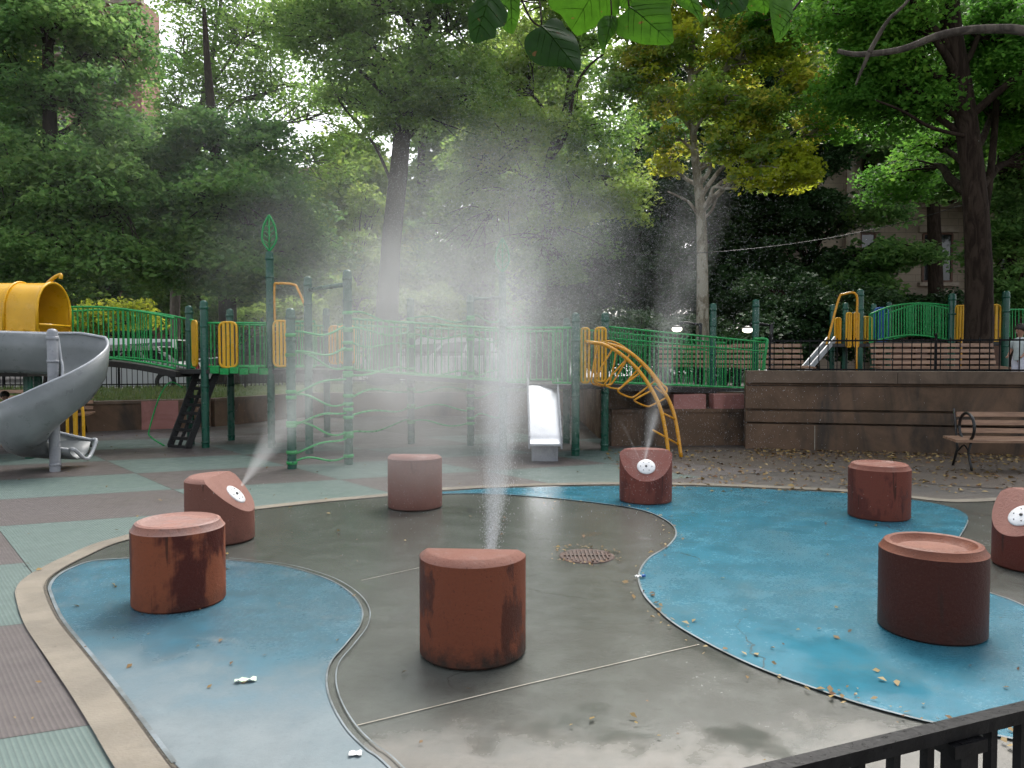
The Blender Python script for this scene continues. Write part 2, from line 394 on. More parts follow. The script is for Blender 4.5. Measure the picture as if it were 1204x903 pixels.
def ribbon(mb, pts, w, z, shift=0.0, thick=0):
    """flat strip along a line; positive shift moves it to the line's left"""
    L = []; 
    for i, p in enumerate(pts):
        a = Vector(pts[max(0, i - 1)]); b = Vector(pts[min(len(pts) - 1, i + 1)]); t = (b - a); t.z = 0; t.normalize(); nrm = Vector((-t.y, t.x, 0))
        q = Vector((p[0], p[1], z)) + nrm * shift
        L.append((q + nrm * w / 2, q - nrm * w / 2))
    vs = [v for ab in L for v in ab]; fs = [(2 * i, 2 * i + 1, 2 * i + 3, 2 * i + 2) for i in range(len(L) - 1)]
    return mb.add(vs, fs)

# ================================================================== SETTING: ground, pad, tiles
sheet('ground', [(-300, -60), (300, -60), (300, 500), (-300, 500)], 0, M['ground'])

# rubber tiles around the pad
U = Vector((math.cos(UA), math.sin(UA), 0)); V = Vector((math.cos(VA), math.sin(VA), 0))
ROW, COLW = 1.66, 1.98
o0 = G(0, 870); det = U.x * V.y - U.y * V.x
def ab(p): return ((p.x * V.y - p.y * V.x) / det, (U.x * p.y - U.y * p.x) / det)
a2, _ = ab(G(30, 664)); _, b0 = ab(o0)
TILES = {-1: 'GGG', 0: 'DDG', 1: 'GGD', 2: 'DGG', 3: 'DDG', 4: 'GGDGD', 5: 'DDGDG', 6: 'GGDGD', 7: 'DDGDD', 8: 'GGDGG'}
vg = MB()
for r in range(-3, 9):
    for c in range(-4, 9):
        p = U * (a2 + (c - 1) * COLW) + V * (b0 - r * ROW)
        q = [p, p + U * COLW, p + U * COLW - V * ROW, p - V * ROW]
        ce = (q[0] + q[2]) / 2
        if ce.x > 2.9 and ce.y > 7 or ce.y > 15.5 or ce.x > 6 or ce.y < -2: continue
        row = TILES.get(r, ''); ch = row[c] if 0 <= c < len(row) else ('G' if (r + c) % 2 else 'D')
        g = .004
        q = [(q[0] + (ce - q[0]).normalized() * g), (q[1] + (ce - q[1]).normalized() * g), (q[2] + (ce - q[2]).normalized() * g), (q[3] + (ce - q[3]).normalized() * g)]
        vg.add([(v.x, v.y, .004) for v in q], [(0, 1, 2, 3)] if (q[1] - q[0]).cross(q[2] - q[1]).z > 0 else [(3, 2, 1, 0)], False, 0 if ch == 'G' else 1)
tag(vg.build('pavement_tiles', [M['tile_green'], M['tile_dark']]), kind='structure')

inner_px = [(200, 903), (157, 844), (126, 803), (97, 767), (67, 729), (54, 700), (53, 690), (60, 680), (80, 667), (104, 655), (130, 643), (157, 635),
            (210, 620), (262, 608), (300, 601), (380, 592), (456, 585), (520, 578), (620, 573), (730, 571), (820, 572), (900, 575), (1000, 580), (1060, 586), (1125, 592), (1204, 589)]
inner = [Vector((1.2, -.8, 0)), Vector((.3, 1.0, 0)), Vector((-.6, 2.1, 0))] + [G(*p) for p in inner_px] + [Vector(p) for p in ((7, 8.7, 0), (8.6, 7.5, 0), (9, 5, 0), (8, 1, 0), (5, -2, 0), (2.5, -2, 0))]
inner_s = smooth_line(inner, 6, True)
sheet('pad_concrete', inner_s, .012, M['concrete'])
kb = MB(); ribbon(kb, inner_s + inner_s[:1], .17, .016, shift=.085); tag(kb.build('kerb', M['kerb']), kind='structure')
kb = MB(); ribbon(kb, inner_s + inner_s[:1], .014, .020, shift=-.003); tag(kb.build('kerb_joint', M['groove']), kind='structure')

bl_px = [(265, 661), (330, 668), (380, 682), (410, 699), (425, 718), (424, 738), (408, 760), (389, 783), (384, 806), (390, 832), (407, 862), (430, 886), (452, 903)]
bl_curve = smooth_line([G(*p) for p in bl_px] + [Vector((-.2, 2.5, 0)), Vector((.4, 1.7, 0)), Vector((1.2, 1.2, 0))], 8)
left_edge = [G(*p) for p in ((205, 903), (163, 846), (132, 805), (103, 769), (73, 731), (60, 702), (59, 692), (67, 681), (84, 671), (112, 662), (160, 659))]
bl_poly = smooth_line([Vector((1.3, -.4, 0)), Vector((.4, 1.1, 0)), Vector((-.5, 2.15, 0))] + left_edge, 6) + bl_curve
sheet('pad_blue_patch', bl_poly, .018, M['blue_left'])
br_top = [(500, 582), (560, 577), (620, 575), (730, 573), (820, 574), (900, 577), (1000, 582), (1060, 588), (1105, 595), (1132, 604), (1138, 614), (1128, 634), (1110, 655), (1115, 678), (1158, 698), (1204, 716), (1300, 770)]
br_bot = [(500, 583), (560, 582), (620, 585), (700, 593), (755, 602), (786, 616), (795, 630), (785, 645), (762, 660), (751, 680), (757, 702), (775, 722), (800, 742), (850, 770), (900, 793), (960, 815), (1010, 832), (1080, 851), (1144, 865), (1204, 877), (1330, 905)]
brt = smooth_line([G(*p) for p in br_top] + [Vector((5.4, 3.6, 0))], 6); brb = smooth_line([G(*p) for p in br_bot] + [Vector((4.6, 2.5, 0)), Vector((5.4, 3.0, 0))], 6)
sheet('pad_blue_patch', brt + brb[::-1], .018, M['blue_right'])
em = MB()
ribbon(em, bl_curve, .009, .023); ribbon(em, bl_curve, .007, .023, shift=.045); ribbon(em, brb, .014, .023); ribbon(em, brt[60:], .010, .023)
ribbon(em, smooth_line(left_edge, 6), .02, .023, shift=.0)
tag(em.build('pad_edging', M['edge']), kind='structure')
jm = MB(); ribbon(jm, [G(420, 857), G(620, 808), G(822, 761)], .008, .0165); ribbon(jm, [G(425, 685), G(560, 655)], .006, .0165)
tag(jm.build('pad_joint', M['joint']), kind='structure')

# raised ground behind the low wall, street, terrace
LW = [(-30, 14.5), (-9.2, 16.4), (-6.9, 17.6), (-5.6, 20.4), (1.6, 21.0)]
lv = []; lf_ = []
LF = [(-30, 17.0), (-9.5, 18.7), (-6.8, 19.7), (-5.2, 21.6), (1.6, 22.1)]; LB_ = [(-30, 19.9), (-9.5, 21.5), (-7, 22.9), (-5, 22.95), (1.6, 23)]
for a, b, c in zip(LW, LF, LB_): lv += [(a[0], a[1], .60), (b[0], b[1], .82), (c[0], c[1], .60)]
for i in range(4): lf_ += [(3 * i, 3 * i + 3, 3 * i + 4, 3 * i + 1), (3 * i + 1, 3 * i + 4, 3 * i + 5, 3 * i + 2)]
tag(MB().add(lv, lf_, True).build('lawn', M['lawn']), kind='structure')
sheet('street', [(-120, 19.9), (-30, 19.9), (-7, 22.9), (1.6, 22.9), (16, 40), (60, 40), (60, 90), (-120, 90)], .52, M['road'])
TZ = .95
terr = [(1.7, 14.9), (4.3, 14.0), (4.25, 13.5), (8.4, 12.62), (30, 8.5), (60, 20), (60, 41), (16, 41), (1.7, 23)]
sheet('terrace', terr, TZ, M['ground'])
rm = MB(); pts = terr + terr[:1]
for a, b in zip(terr, terr[1:] + terr[:1]): rm.add([(a[0], a[1], 0), (b[0], b[1], 0), (b[0], b[1], TZ - .002), (a[0], a[1], TZ - .002)], [(0, 1, 2, 3)])
tag(rm.build('terrace_side_wall', M['wall']), kind='structure')

# low brown wall on the left, with a pink painted length
def wall_run(name, pts, h, t, mats, label, loc, cap=.06, z0=0, pink=None):
    th = thing(name, loc, label, 'wall'); b = MB(); c = MB()
    for a, q in zip(pts, pts[1:]):
        a3, q3 = Vector((*a, z0 + (h - cap) / 2)), Vector((*q, z0 + (h - cap) / 2)); b.bar(a3, q3, t, h - cap)
        c.bar(Vector((*a, z0 + h - cap / 2)), Vector((*q, z0 + h - cap / 2)), t + .05, cap)
    b.build('wall_body', mats[0], th); c.build('coping', mats[1], th); return th
lw = wall_run('low_wall', [(a[0], a[1] - .05) for a in LW], .64, .3, (M['wall'], M['coping']), 'low brown wall below the grass bank beside the street', (-9.2, 16.4, 0))
pk = MB()
a, b = Vector(LW[1]) , Vector(LW[2])
def on(px, Yg): return ((px - CX) / F * Yg)
for (x0, y0, x1, y1) in ((-8.15, 16.93 - .05, -7.5, 17.28 - .05),):
    pk.bar((x0, y0, .31), (x1, y1, .31), .36, .62)
pk.build('painted_block', M['pink'], lw)

# stepped retaining wall on the right
W0, W1 = Vector((4.05, 13.3, 0)), Vector((12.5, 11.35, 0))
wd = (W1 - W0).normalized(); wn = Vector((-wd.y, wd.x, 0))        # points away from the camera
rw = thing('retaining_wall', W0, 'stepped brown stone retaining wall behind the slatted bench', 'wall')
wb = MB(); L = (W1 - W0).length
for (z0, z1, out) in ((0, .44, .0), (.44, .475, .12), (.475, .66, -.02), (.66, .70, .12), (.70, 1.09, .03)):
    wb.bar(W0 + wn * (.25 + out * .5) + Vector((0, 0, (z0 + z1) / 2)), W1 + wn * (.25 + out * .5) + Vector((0, 0, (z0 + z1) / 2)), .5 - out, z1 - z0)
wb.build('wall_body', M['wall'], rw)
gm = MB(); gm.bar(W0 + wn * .26 + Vector((0, 0, 1.125)), W1 + wn * .26 + Vector((0, 0, 1.125)), .40, .05); gm.build('shadow_joint', M['wall'], rw)
cm = MB(); k = 0
while k < L - .1:
    e = min(L, k + 2.4); cm.bar(W0 + wd * k + wn * .24 + Vector((0, 0, 1.25)), W0 + wd * (e - .006) + wn * .24 + Vector((0, 0, 1.25)), .56, .20); k = e
cm.build('coping', M['coping'], rw)
jm = MB(); jp = W0 + wd * 1.12 - wn * .003; jm.bar(jp + Vector((0, 0, .215)), jp + Vector((0, 0, .2151)) + wd * .012, .006, .42); jm.build('pale_joint', M['joint'], rw)
lw2 = thing('low_wall', (1.9, 13.75, 0), 'dark stone wall under the green ramp railing', 'wall')
a3, b3 = Vector((1.75, 13.75, 0)), Vector((4.2, 13.98, 0))
MB().bar(a3 + Vector((0, 0, .3)), b3 + Vector((0, 0, .3)), .3, .6).build('wall_body', M['wall'], lw2)
MB().bar(a3 + Vector((0, 0, .63)), b3 + Vector((0, 0, .63)), .36, .06).build('coping', M['wall'], lw2)
pm = MB(); d = (b3 - a3)
for t0, t1 in ((.46, .70), (.76, .99)):
    pm.bar(a3 + d * t0 + Vector((0, 0, .79)), a3 + d * t1 + Vector((0, 0, .79)), .26, .26)
pm.build('painted_block', M['pink'], lw2)

# ================================================================== sprinkler bollards
PR, PH = .285, .555
def bollard(kind, px, py_base, D_px, label, mat, face=0.0, h=None, group='round terracotta bollards on the splash pad', mark=False, rec=.0):
    Y = F * 2 * PR / D_px * 1.0
    g = G(px, py_base); Y = g.y
    loc = (g.x, g.y, .018)
    H = h or (PH if kind == 'nozzle' else .53)
    th = thing('sprinkler_bollard' if kind == 'nozzle' else 'bollard_seat', loc, label, 'bollard', group, rz=face)
    n = 56; bm = bmesh.new()
    if kind == 'nozzle': prof = [(PR - .012, 0), (PR, .012), (PR, H - .035), (PR - .006, H - .028), (PR - .035, H - .004), (PR - .045, H), (.0001, H)]
    else: prof = [(PR - .012, 0), (PR, .012), (PR, H - .05), (PR - .008, H - .042), (PR - .028, H - .008), (PR - .045, H), (PR - .06, H - .006), (PR - .075, H - .012 - rec * .5), (PR - .10, H - .014 - rec), (PR - .17, H - .016 - rec), (.0001, H - .018 - rec)]
    rg = random.Random(int(px)); rings = []
    for i, (r, z) in enumerate(prof):
        ring = []
        for k in range(n):
            a = 2 * math.pi * k / n; rr = r * (1 + .0022 * math.sin(5 * a + px) + rg.uniform(-.0012, .0012))
            ring.append(bm.verts.new((rr * math.cos(a), rr * math.sin(a), z)))
        rings.append(ring)
    for i in range(len(prof) - 1):
        for k in range(n):
            f = bm.faces.new((rings[i][k], rings[i][(k + 1) % n], rings[i + 1][(k + 1) % n], rings[i + 1][k])); f.smooth = i not in (3,)
    bm.faces.new(rings[0][::-1])
    if kind == 'nozzle':      # the slanted face falls towards local -Y, starting just past the middle of the top
        nrm = Vector((0, -1, 1)).normalized(); pc = Vector((0, .02, H))
        r = bmesh.ops.bisect_plane(bm, geom=bm.verts[:] + bm.edges[:] + bm.faces[:], plane_co=pc, plane_no=nrm, clear_outer=True)
        edges = [e for e in r['geom_cut'] if isinstance(e, bmesh.types.BMEdge)]
        bmesh.ops.holes_fill(bm, edges=edges, sides=0)
    me = bpy.data.meshes.new('body'); bm.normal_update(); bm.to_mesh(me); bm.free(); me.materials.append(mat)
    try: me.set_sharp_from_angle(angle=R(28))
    except Exception: pass
    o = bpy.data.objects.new('body', me); COL.objects.link(o); o.parent = th
    if kind == 'nozzle':
        c = Vector((0, -.145, H - .165)); nr = Vector((0, -1, 1)).normalized(); rot = nr.to_track_quat('Z', 'Y').to_matrix().to_4x4()
        m = MB().lathe([(.0001, .012), (.03, .012), (.088, .010), (.098, .004), (.098, -.01)], n=28)
        m.lathe([(.0001, .02), (.012, .02), (.012, .0)], n=12, mi=1)
        for k in range(6):
            an = k * math.pi / 3; m.ball((.06 * math.cos(an), .06 * math.sin(an), .011), .006, 6, 1)
        mm = Matrix.Translation(c) @ rot; m.v = [tuple(mm @ Vector(v)) for v in m.v]
        m.build('nozzle_plate', [M['white_disc'], M['hole']], th, origin=(0, 0, 0))
    if mark:
        a = R(-108); m = MB(); q = Vector((math.cos(a), math.sin(a), 0)) * (PR + .001)
        m.box((q.x, q.y, .40), (.007, .004, .05), a + R(90)); m.box((q.x + .008, q.y, .385), (.014, .004, .012), a + R(90)); m.build('paint_chip', M['white_disc'], th, origin=(0, 0, 0))
    return th, Vector(loc)
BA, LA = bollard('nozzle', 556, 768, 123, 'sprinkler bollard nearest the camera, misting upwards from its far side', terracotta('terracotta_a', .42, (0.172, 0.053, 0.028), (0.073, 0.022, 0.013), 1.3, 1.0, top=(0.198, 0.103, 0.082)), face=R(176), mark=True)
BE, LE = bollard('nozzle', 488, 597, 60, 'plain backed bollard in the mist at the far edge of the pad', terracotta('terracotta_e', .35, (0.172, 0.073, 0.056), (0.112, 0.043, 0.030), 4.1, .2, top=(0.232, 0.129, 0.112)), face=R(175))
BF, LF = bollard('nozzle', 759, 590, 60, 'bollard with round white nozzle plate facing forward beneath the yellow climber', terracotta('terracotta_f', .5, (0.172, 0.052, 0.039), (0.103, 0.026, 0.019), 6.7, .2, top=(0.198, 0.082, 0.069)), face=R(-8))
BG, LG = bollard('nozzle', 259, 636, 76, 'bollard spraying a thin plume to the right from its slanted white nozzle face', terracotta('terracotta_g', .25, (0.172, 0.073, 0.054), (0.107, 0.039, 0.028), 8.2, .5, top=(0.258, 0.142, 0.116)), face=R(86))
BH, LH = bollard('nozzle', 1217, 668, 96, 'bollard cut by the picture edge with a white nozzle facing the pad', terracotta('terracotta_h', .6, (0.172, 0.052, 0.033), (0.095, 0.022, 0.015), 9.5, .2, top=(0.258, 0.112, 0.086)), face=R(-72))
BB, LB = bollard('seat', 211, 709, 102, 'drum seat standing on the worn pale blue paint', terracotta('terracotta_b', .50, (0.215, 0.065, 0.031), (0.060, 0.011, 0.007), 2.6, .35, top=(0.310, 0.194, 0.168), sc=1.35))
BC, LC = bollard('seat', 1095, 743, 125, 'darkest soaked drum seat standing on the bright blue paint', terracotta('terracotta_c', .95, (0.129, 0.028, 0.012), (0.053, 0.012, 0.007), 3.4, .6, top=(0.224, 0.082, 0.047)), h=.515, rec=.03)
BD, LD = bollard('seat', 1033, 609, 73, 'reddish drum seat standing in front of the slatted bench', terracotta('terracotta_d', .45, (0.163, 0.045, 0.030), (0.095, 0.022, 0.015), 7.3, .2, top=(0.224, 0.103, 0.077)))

# drain cover
dg = G(690, 656); dc = thing('drain_cover', (dg.x, dg.y, .010), 'rusty round drain cover set in the wet concrete', 'drain cover')
MB().lathe([(.26, 0), (.26, .012), (.235, .014), (.225, .006), (.0001, .006)], n=32).build('frame', M['rust'], dc, origin=(0, 0, 0))
gm = MB()
for k in range(-5, 6):
    w = math.sqrt(max(0, .22 ** 2 - (k * .038) ** 2)); gm.box((k * .038, 0, .013), (.016, 2 * w, .012))
gm.box((0, 0, .014), (.44, .02, .012)); gm.build('grate', M['rust'], dc, origin=(0, 0, 0)); dc.scale = (.84, .84, .7)

# litter: small scraps one could pick up
def scrap(name, px, py, dims, mat, label, cat, rz=0.0, cap=None):
    g = G(px, py); th = thing(name, (g.x, g.y, .024), label, cat, rz=rz); m = MB()
    x, y, t = dims; n = 6; vs = []
    for i in range(n + 1):
        for j in range(4):
            vs.append((x * (i / n - .5), y * (j / 3 - .5) * (1 + .25 * math.sin(i * 1.7)), t * .5 + t * .6 * math.sin(i * 1.9 + j * 1.3)))
    fs = [(i * 4 + j, (i + 1) * 4 + j, (i + 1) * 4 + j + 1, i * 4 + j + 1) for i in range(n) for j in range(3)]
    o = len(vs); vs2 = vs + [(a, b, c + .0015) for a, b, c in vs]
    fs2 = [tuple(reversed(f)) for f in fs] + [tuple(i + o for i in f) for f in fs]
    m.add(vs2, fs2, True).build('scrap_body', mat, th, origin=(0, 0, 0))
    if cap: MB().tube([(x * .5, 0, t * .5), (x * .5 + cap, 0, t * .5)], y * .45, 8).build('cap', M['blue'], th, origin=(0, 0, 0))
    return th
M['scrap_green'] = simple('pale_green_wrapper', (.55, .75, .45), (.7, .8, .7), 60, .4)
M['scrap_white'] = simple('white_paper', (.75, .76, .75), None, 30, .6)
scrap('wrapper', 289, 806, (.10, .03, .012), M['scrap_green'], 'crumpled pale green wrapper on the worn blue paint', 'litter', .25)
scrap('paper_scrap', 418, 893, (.05, .035, .004), M['scrap_white'], 'small white paper scrap near the curved edging strip', 'litter', .1)
scrap('plastic_tube', 750, 683, (.055, .022, .016), M['scrap_white'], 'white tube with blue end lying by the blue paint edge', 'litter', .35, cap=.03)

# fallen leaves
def leaf_cloud(name, C, size, mats, seed, tilt=.9, parent=None, kind=None, aspect=.62, origin=None, world=None):
    rs = np.random.RandomState(seed); n = len(C); C = np.asarray(C, dtype=np.float64)
    a = rs.uniform(0, 2 * np.pi, n); nz = np.stack([rs.normal(0, tilt, n), rs.normal(0, tilt, n), np.ones(n)], 1); nz /= np.linalg.norm(nz, axis=1)[:, None]
    d = np.stack([np.cos(a), np.sin(a), np.zeros(n)], 1); d -= nz * (d * nz).sum(1)[:, None]; d /= np.linalg.norm(d, axis=1)[:, None]
    w = np.cross(nz, d); L = (size * (.45 + 1.1 * rs.uniform(0, 1, n) ** 1.4))[:, None]
    fold = nz * L * rs.uniform(.0, .22, n)[:, None]
    v = np.stack([C - d * L * .5, C - w * L * aspect * .5 + d * L * .05 + fold, C + d * L * .5, C + w * L * aspect * .5 + d * L * .05 + fold], 1).reshape(-1, 3)
    if origin is not None: v -= np.array(origin)
    me = bpy.data.meshes.new(name); me.vertices.add(4 * n); me.vertices.foreach_set('co', v.ravel().astype(np.float32))
    me.loops.add(4 * n); me.loops.foreach_set('vertex_index', np.arange(4 * n, dtype=np.int32))
    me.polygons.add(n); me.polygons.foreach_set('loop_start', np.arange(0, 4 * n, 4, dtype=np.int32)); me.polygons.foreach_set('loop_total', np.full(n, 4, dtype=np.int32))
    mats = mats if isinstance(mats, (list, tuple)) else [mats]
    for m in mats: me.materials.append(m)
    me.update(); me.validate()
    o = bpy.data.objects.new(name, me); COL.objects.link(o)
    if parent: o.parent = parent
    return o
pts = []
for i in range(1500): pts.append((rnd.uniform(1.5, 9), rnd.uniform(8.9, 13.0), .008))
for i in range(110):
    q_ = brb[rnd.randrange(10, len(brb) - 6)]; pts.append((q_.x + rnd.gauss(0, .07), q_.y + rnd.gauss(0, .07), .03))
for i in range(60): a_ = rnd.uniform(0, 6.28); g_ = G(690, 656); pts.append((g_.x + rnd.gauss(.27, .04) * math.cos(a_), g_.y + rnd.gauss(.27, .04) * math.sin(a_), .03))
for i in range(1300):
    t = rnd.random(); p = W0.lerp(W1, t) - wn * abs(rnd.gauss(.1, .7)); pts.append((p.x, p.y, .01))
for i in range(110): pts.append((rnd.uniform(-3, 6), rnd.uniform(2.4, 8.3), .027))
for i in range(60): pts.append((rnd.uniform(-4.5, -1), rnd.uniform(2.4, 9), .024))
for i in range(70): pts.append((rnd.uniform(1.2, 4.5), rnd.uniform(2.3, 5), .027))
for i in range(160): pts.append((rnd.uniform(-10, 2), rnd.uniform(9, 15.5), .014))
M['dirt'] = asphalt('leaf_strewn_brown_asphalt', (0.066, 0.049, 0.035), (0.048, 0.038, 0.029), 1.0)
sheet('dirt', smooth_line([Vector(v_) for v_ in ((2.4, 13.6, 0), (2.1, 12.2, 0), (2.9, 11.2, 0), (4.2, 10.6, 0), (5.2, 9.6, 0), (6.5, 9.1, 0), (9.5, 9.0, 0), (12.3, 9.5, 0), (12.3, 11.2, 0), (8.3, 12.25, 0), (4.2, 13.25, 0))], 5, True), .006, M['dirt'])
pl_ = [p_ for p_ in pts if p_[2] < .012]; pts = [p_ for p_ in pts if p_[2] >= .012]
tag(leaf_cloud('fallen_leaves', [(a, b, .014) for a, b, c in pl_], .062, M['litter'], 4, tilt=.3), kind='stuff')
tag(leaf_cloud('fallen_leaves', pts, .034, M['litter'], 3, tilt=.3), kind='stuff')

# ================================================================== benches
def bench(loc, rz, label, slats=3, L=2.4, group='slatted park benches', detail=True, arm=True):
    th = thing('park_bench', loc, label, 'bench', group, rz)
    sm = MB()
    for k in range(4): sm.box((0, -.02 - k * .115, .44 - .006 * k), (L, .095, .035))
    sm.build('seat', M['wood'], th, origin=(0, 0, 0))
    bk = MB(); bsh = .17 if L > 3 else 0
    for k in range(slats):
        mm = Matrix.Translation((0, .075 + k * .03, .53 + k * .115)) @ Matrix.Rotation(R(-14), 4, 'X'); bk.box((0, 0, 0), (L - .12 - 2 * bsh, .032, .07), M4=mm)
    bk.build('backrest', M['wood'], th, origin=(0, 0, 0))
    for x in (-L / 2 + .22, 0, L / 2 - .22):
        f = MB()
        f.tube([(x, .12, .42), (x, .06, .28), (x, .14, .12), (x, .20, .0)], .018, 6)
        f.tube([(x, -.34, .40), (x, -.26, .25), (x, -.32, .12), (x, -.38, .0)], .018, 6)
        f.tube([(x, -.36, .41), (x, 0, .39), (x, .10, .44), (x, .2, .92 if slats > 3 else .84)], .015, 6)
        f.tube(smooth_line([(x, -.30, .24), (x, -.14, .34), (x, .04, .24)], 4), .012, 6)
        f.build('leg', M['cast_iron'], th, origin=(0, 0, 0))
        if arm:
            a = MB(); ring = [(x, -.20 + (.22 if L > 3 else .15) * math.cos(t), .60 + (.20 if L > 3 else .16) * math.sin(t)) for t in [2 * math.pi * k / 20 for k in range(21)]]
            a.tube(ring, .021, 8, cap=False); a.build('armrest', M['cast_iron'], th, origin=(0, 0, 0))
    return th
bp = G(1122, 553)
bench((7.86, bp.y + .12, 0), R(-6), 'slatted wooden bench with black iron arms against the stepped wall', L=3.3)
bench((-9.75, 15.75, 0), R(12), 'brown slatted bench behind the spiral slide by the low wall', slats=4, L=2.2, arm=True)
for (px, Y, lab, L, rz) in ((1100, 15.4, 'long pinkish slatted bench under the terrace bridge, behind black fence', 2.6, 0), (905, 16.0, 'slatted bench at the end of the green ramp railing', 1.6, 3),
                     (858, 17.2, 'slatted bench behind the green ramp railing, below the lit lamp', 1.6, 2), (812, 18.0, 'farthest slatted bench seen through the mist behind the green railing', 1.6, 4)):
    bench(((px - CX) / F * Y, Y, TZ), R(rz), lab, slats=4, L=L, arm=False)

# ================================================================== iron fences
def iron_fence(name, pts, z0, h, label, loc, step=.115, r=.008, post_every=2.4, rails=(.12, .92), postr=.022):
    th = thing(name, loc, label, 'fence')
    pk = MB(); rl = MB()
    for a, b in zip(pts, pts[1:]):
        a, b = Vector((*a, z0)), Vector((*b, z0)); d = b - a; L = d.length; n = int(L / step)
        for i in range(n):
            p = a + d * ((i + .5) / n); pk.box((p.x, p.y, z0 + h * .5 + .02), (2 * r, 2 * r, h - .04), math.atan2(d.y, d.x))
        for q in rails: rl.bar(a + Vector((0, 0, h * q)), b + Vector((0, 0, h * q)), .03, .03)
        m = max(1, round(L / post_every))
        for i in range(m + 1):
            p = a + d * (i / m); pm = MB(); pm.box((p.x, p.y, z0 + h * .52), (postr * 2, postr * 2, h * 1.04), math.atan2(d.y, d.x)); pm.ball((p.x, p.y, z0 + h * 1.06), postr * 1.2, 8); pm.build('post', M['black'], th)
    pk.build('pickets', M['black'], th); rl.build('rail', M['black'], th)
    return th
iron_fence('iron_fence', [(-20, 17.6), (-9.5, 18.6), (-6.8, 19.6), (-5.2, 21.6), (1.4, 22)], .8, 1.0, 'black iron picket fence on the grass bank in front of the parked cars', (-9.5, 18.6, .6))
iron_fence('iron_fence', [(4.6, 13.75), (12.5, 11.95)], 1.0, .92, 'low black iron fence along the top of the stepped wall', (4.6, 13.75, 1.0), step=.15, r=.007, rails=(.06, .40, .95), postr=.018)

# near black fence, bottom right corner of the view
nf = thing('metal_fence', (.9, 1.5, 0), 'near black metal fence whose top rail climbs out of the corner', 'fence')
def top(px, py, drop=.70): d = ray(px, py); k = -drop / d.z; return Vector((d.x * k, d.y * k, HC - drop))
A = top(905, 911); B = top(1204, 837); dr = (B - A).normalized(); A2 = A - dr * .7; B2 = B + dr * 1.2
rl = MB(); rl.bar(A2, B2, .030, .026); rl.build('top_rail', M['black'], nf)
rl = MB(); rl.bar(A2 - Vector((0, 0, .78)), B2 - Vector((0, 0, .78)), .03, .03); rl.build('bottom_rail', M['black'], nf)
post_p = top(1124, 852)
posx = A.lerp(B, (post_p.x - A.x) / (B.x - A.x)); sp = .0835
for k in range(-7, 14):
    p = posx + dr * (k * sp)
    if k == 0: continue
    MB().box((p.x, p.y, p.z - .40), (.017, .017, .765), math.atan2(dr.y, dr.x)).build('baluster', M['black'], nf)
pm = MB(); pm.box((posx.x, posx.y, (posx.z - .016) / 2), (.044, .044, posx.z - .016), math.atan2(dr.y, dr.x)); pm.box((posx.x, posx.y, posx.z - .030), (.085, .05, .024), math.atan2(dr.y, dr.x)); pm.box((posx.x, posx.y, posx.z - .1), (.054, .054, .02), math.atan2(dr.y, dr.x)); pm.build('post', M['black'], nf)

# ================================================================== play equipment
def post(th, x, y, z0, z1, r=.066, mat=None, finial=False, name='post'):
    m = MB(); m.lathe([(r, z0), (r, z1 - r * .75), (r * .93, z1 - r * .4), (r * .68, z1 - r * .1), (r * .3, z1), (.0001, z1 + .004)], (x, y, 0), 14)
    m.lathe([(r * 1.0, z1 - .16), (r * 1.12, z1 - .155), (r * 1.12, z1 - .11), (r, z1 - .105)], (x, y, 0), 14)
    for zc_ in (z0 + (z1 - z0) * .42, z0 + .10, z1 - .45):
        m.lathe([(r, zc_ - .02), (r * 1.10, zc_ - .018), (r * 1.10, zc_ + .018), (r, zc_ + .02)], (x, y, 0), 14)
        m.ball((x + r * .5, y - r * 1.0, zc_), .014, 6)
    o = m.build(name, mat or M['post_green'], th)
    if finial:      # leaf shaped topper of bent tube
        f = MB(); h = .62; w = .12
        for s in (-1, 1): f.tube(smooth_line([(x, y, z1), (x + s * w, y, z1 + h * .3), (x + s * w * .8, y, z1 + h * .7), (x, y, z1 + h)], 6), .018, 6)
        f.tube([(x, y, z1), (x, y, z1 + h * .96)], .014, 6)
        for q in (.3, .45, .6, .75):
            for s in (-1, 1): f.tube([(x, y, z1 + h * (q - .12)), (x + s * w * .8 * (1.15 - q * .5), y, z1 + h * q)], .008, 5)
        vs = [(x + w * .9 * math.sin(math.pi * t) * s, y, z1 + h * t) for t in [k / 8 for k in range(1, 9)] for s in (-1, 1)]
        f.build('leaf_finial', M['rail_green'], o, origin=world_loc(th))
    return o
def railing(th, pts_bot, pts_top, n, r=.0115, rr=.019, mat=None, name='railing', mid=None):
    """pickets between a lower and an upper rail given as lists of points with equal lengths"""
    m = MB(); bt = smooth_line(pts_bot, 6); tp = smooth_line(pts_top, 6)
    m.tube(bt, rr, 7); m.tube(tp, rr, 7)
    def lerp(P, t): k = t * (len(P) - 1); i = min(int(k), len(P) - 2); return P[i].lerp(P[i + 1], k - i)
    for i in range(n + 1):
        t = i / n; m.tube([lerp(bt, t), lerp(tp, t)], r, 5, cap=False)
    if mid: m.tube([lerp(bt, t / 10).lerp(lerp(tp, t / 10), mid) for t in range(11)], rr * .7, 6)
    return m.build(name, mat or M['rail_green'], th)
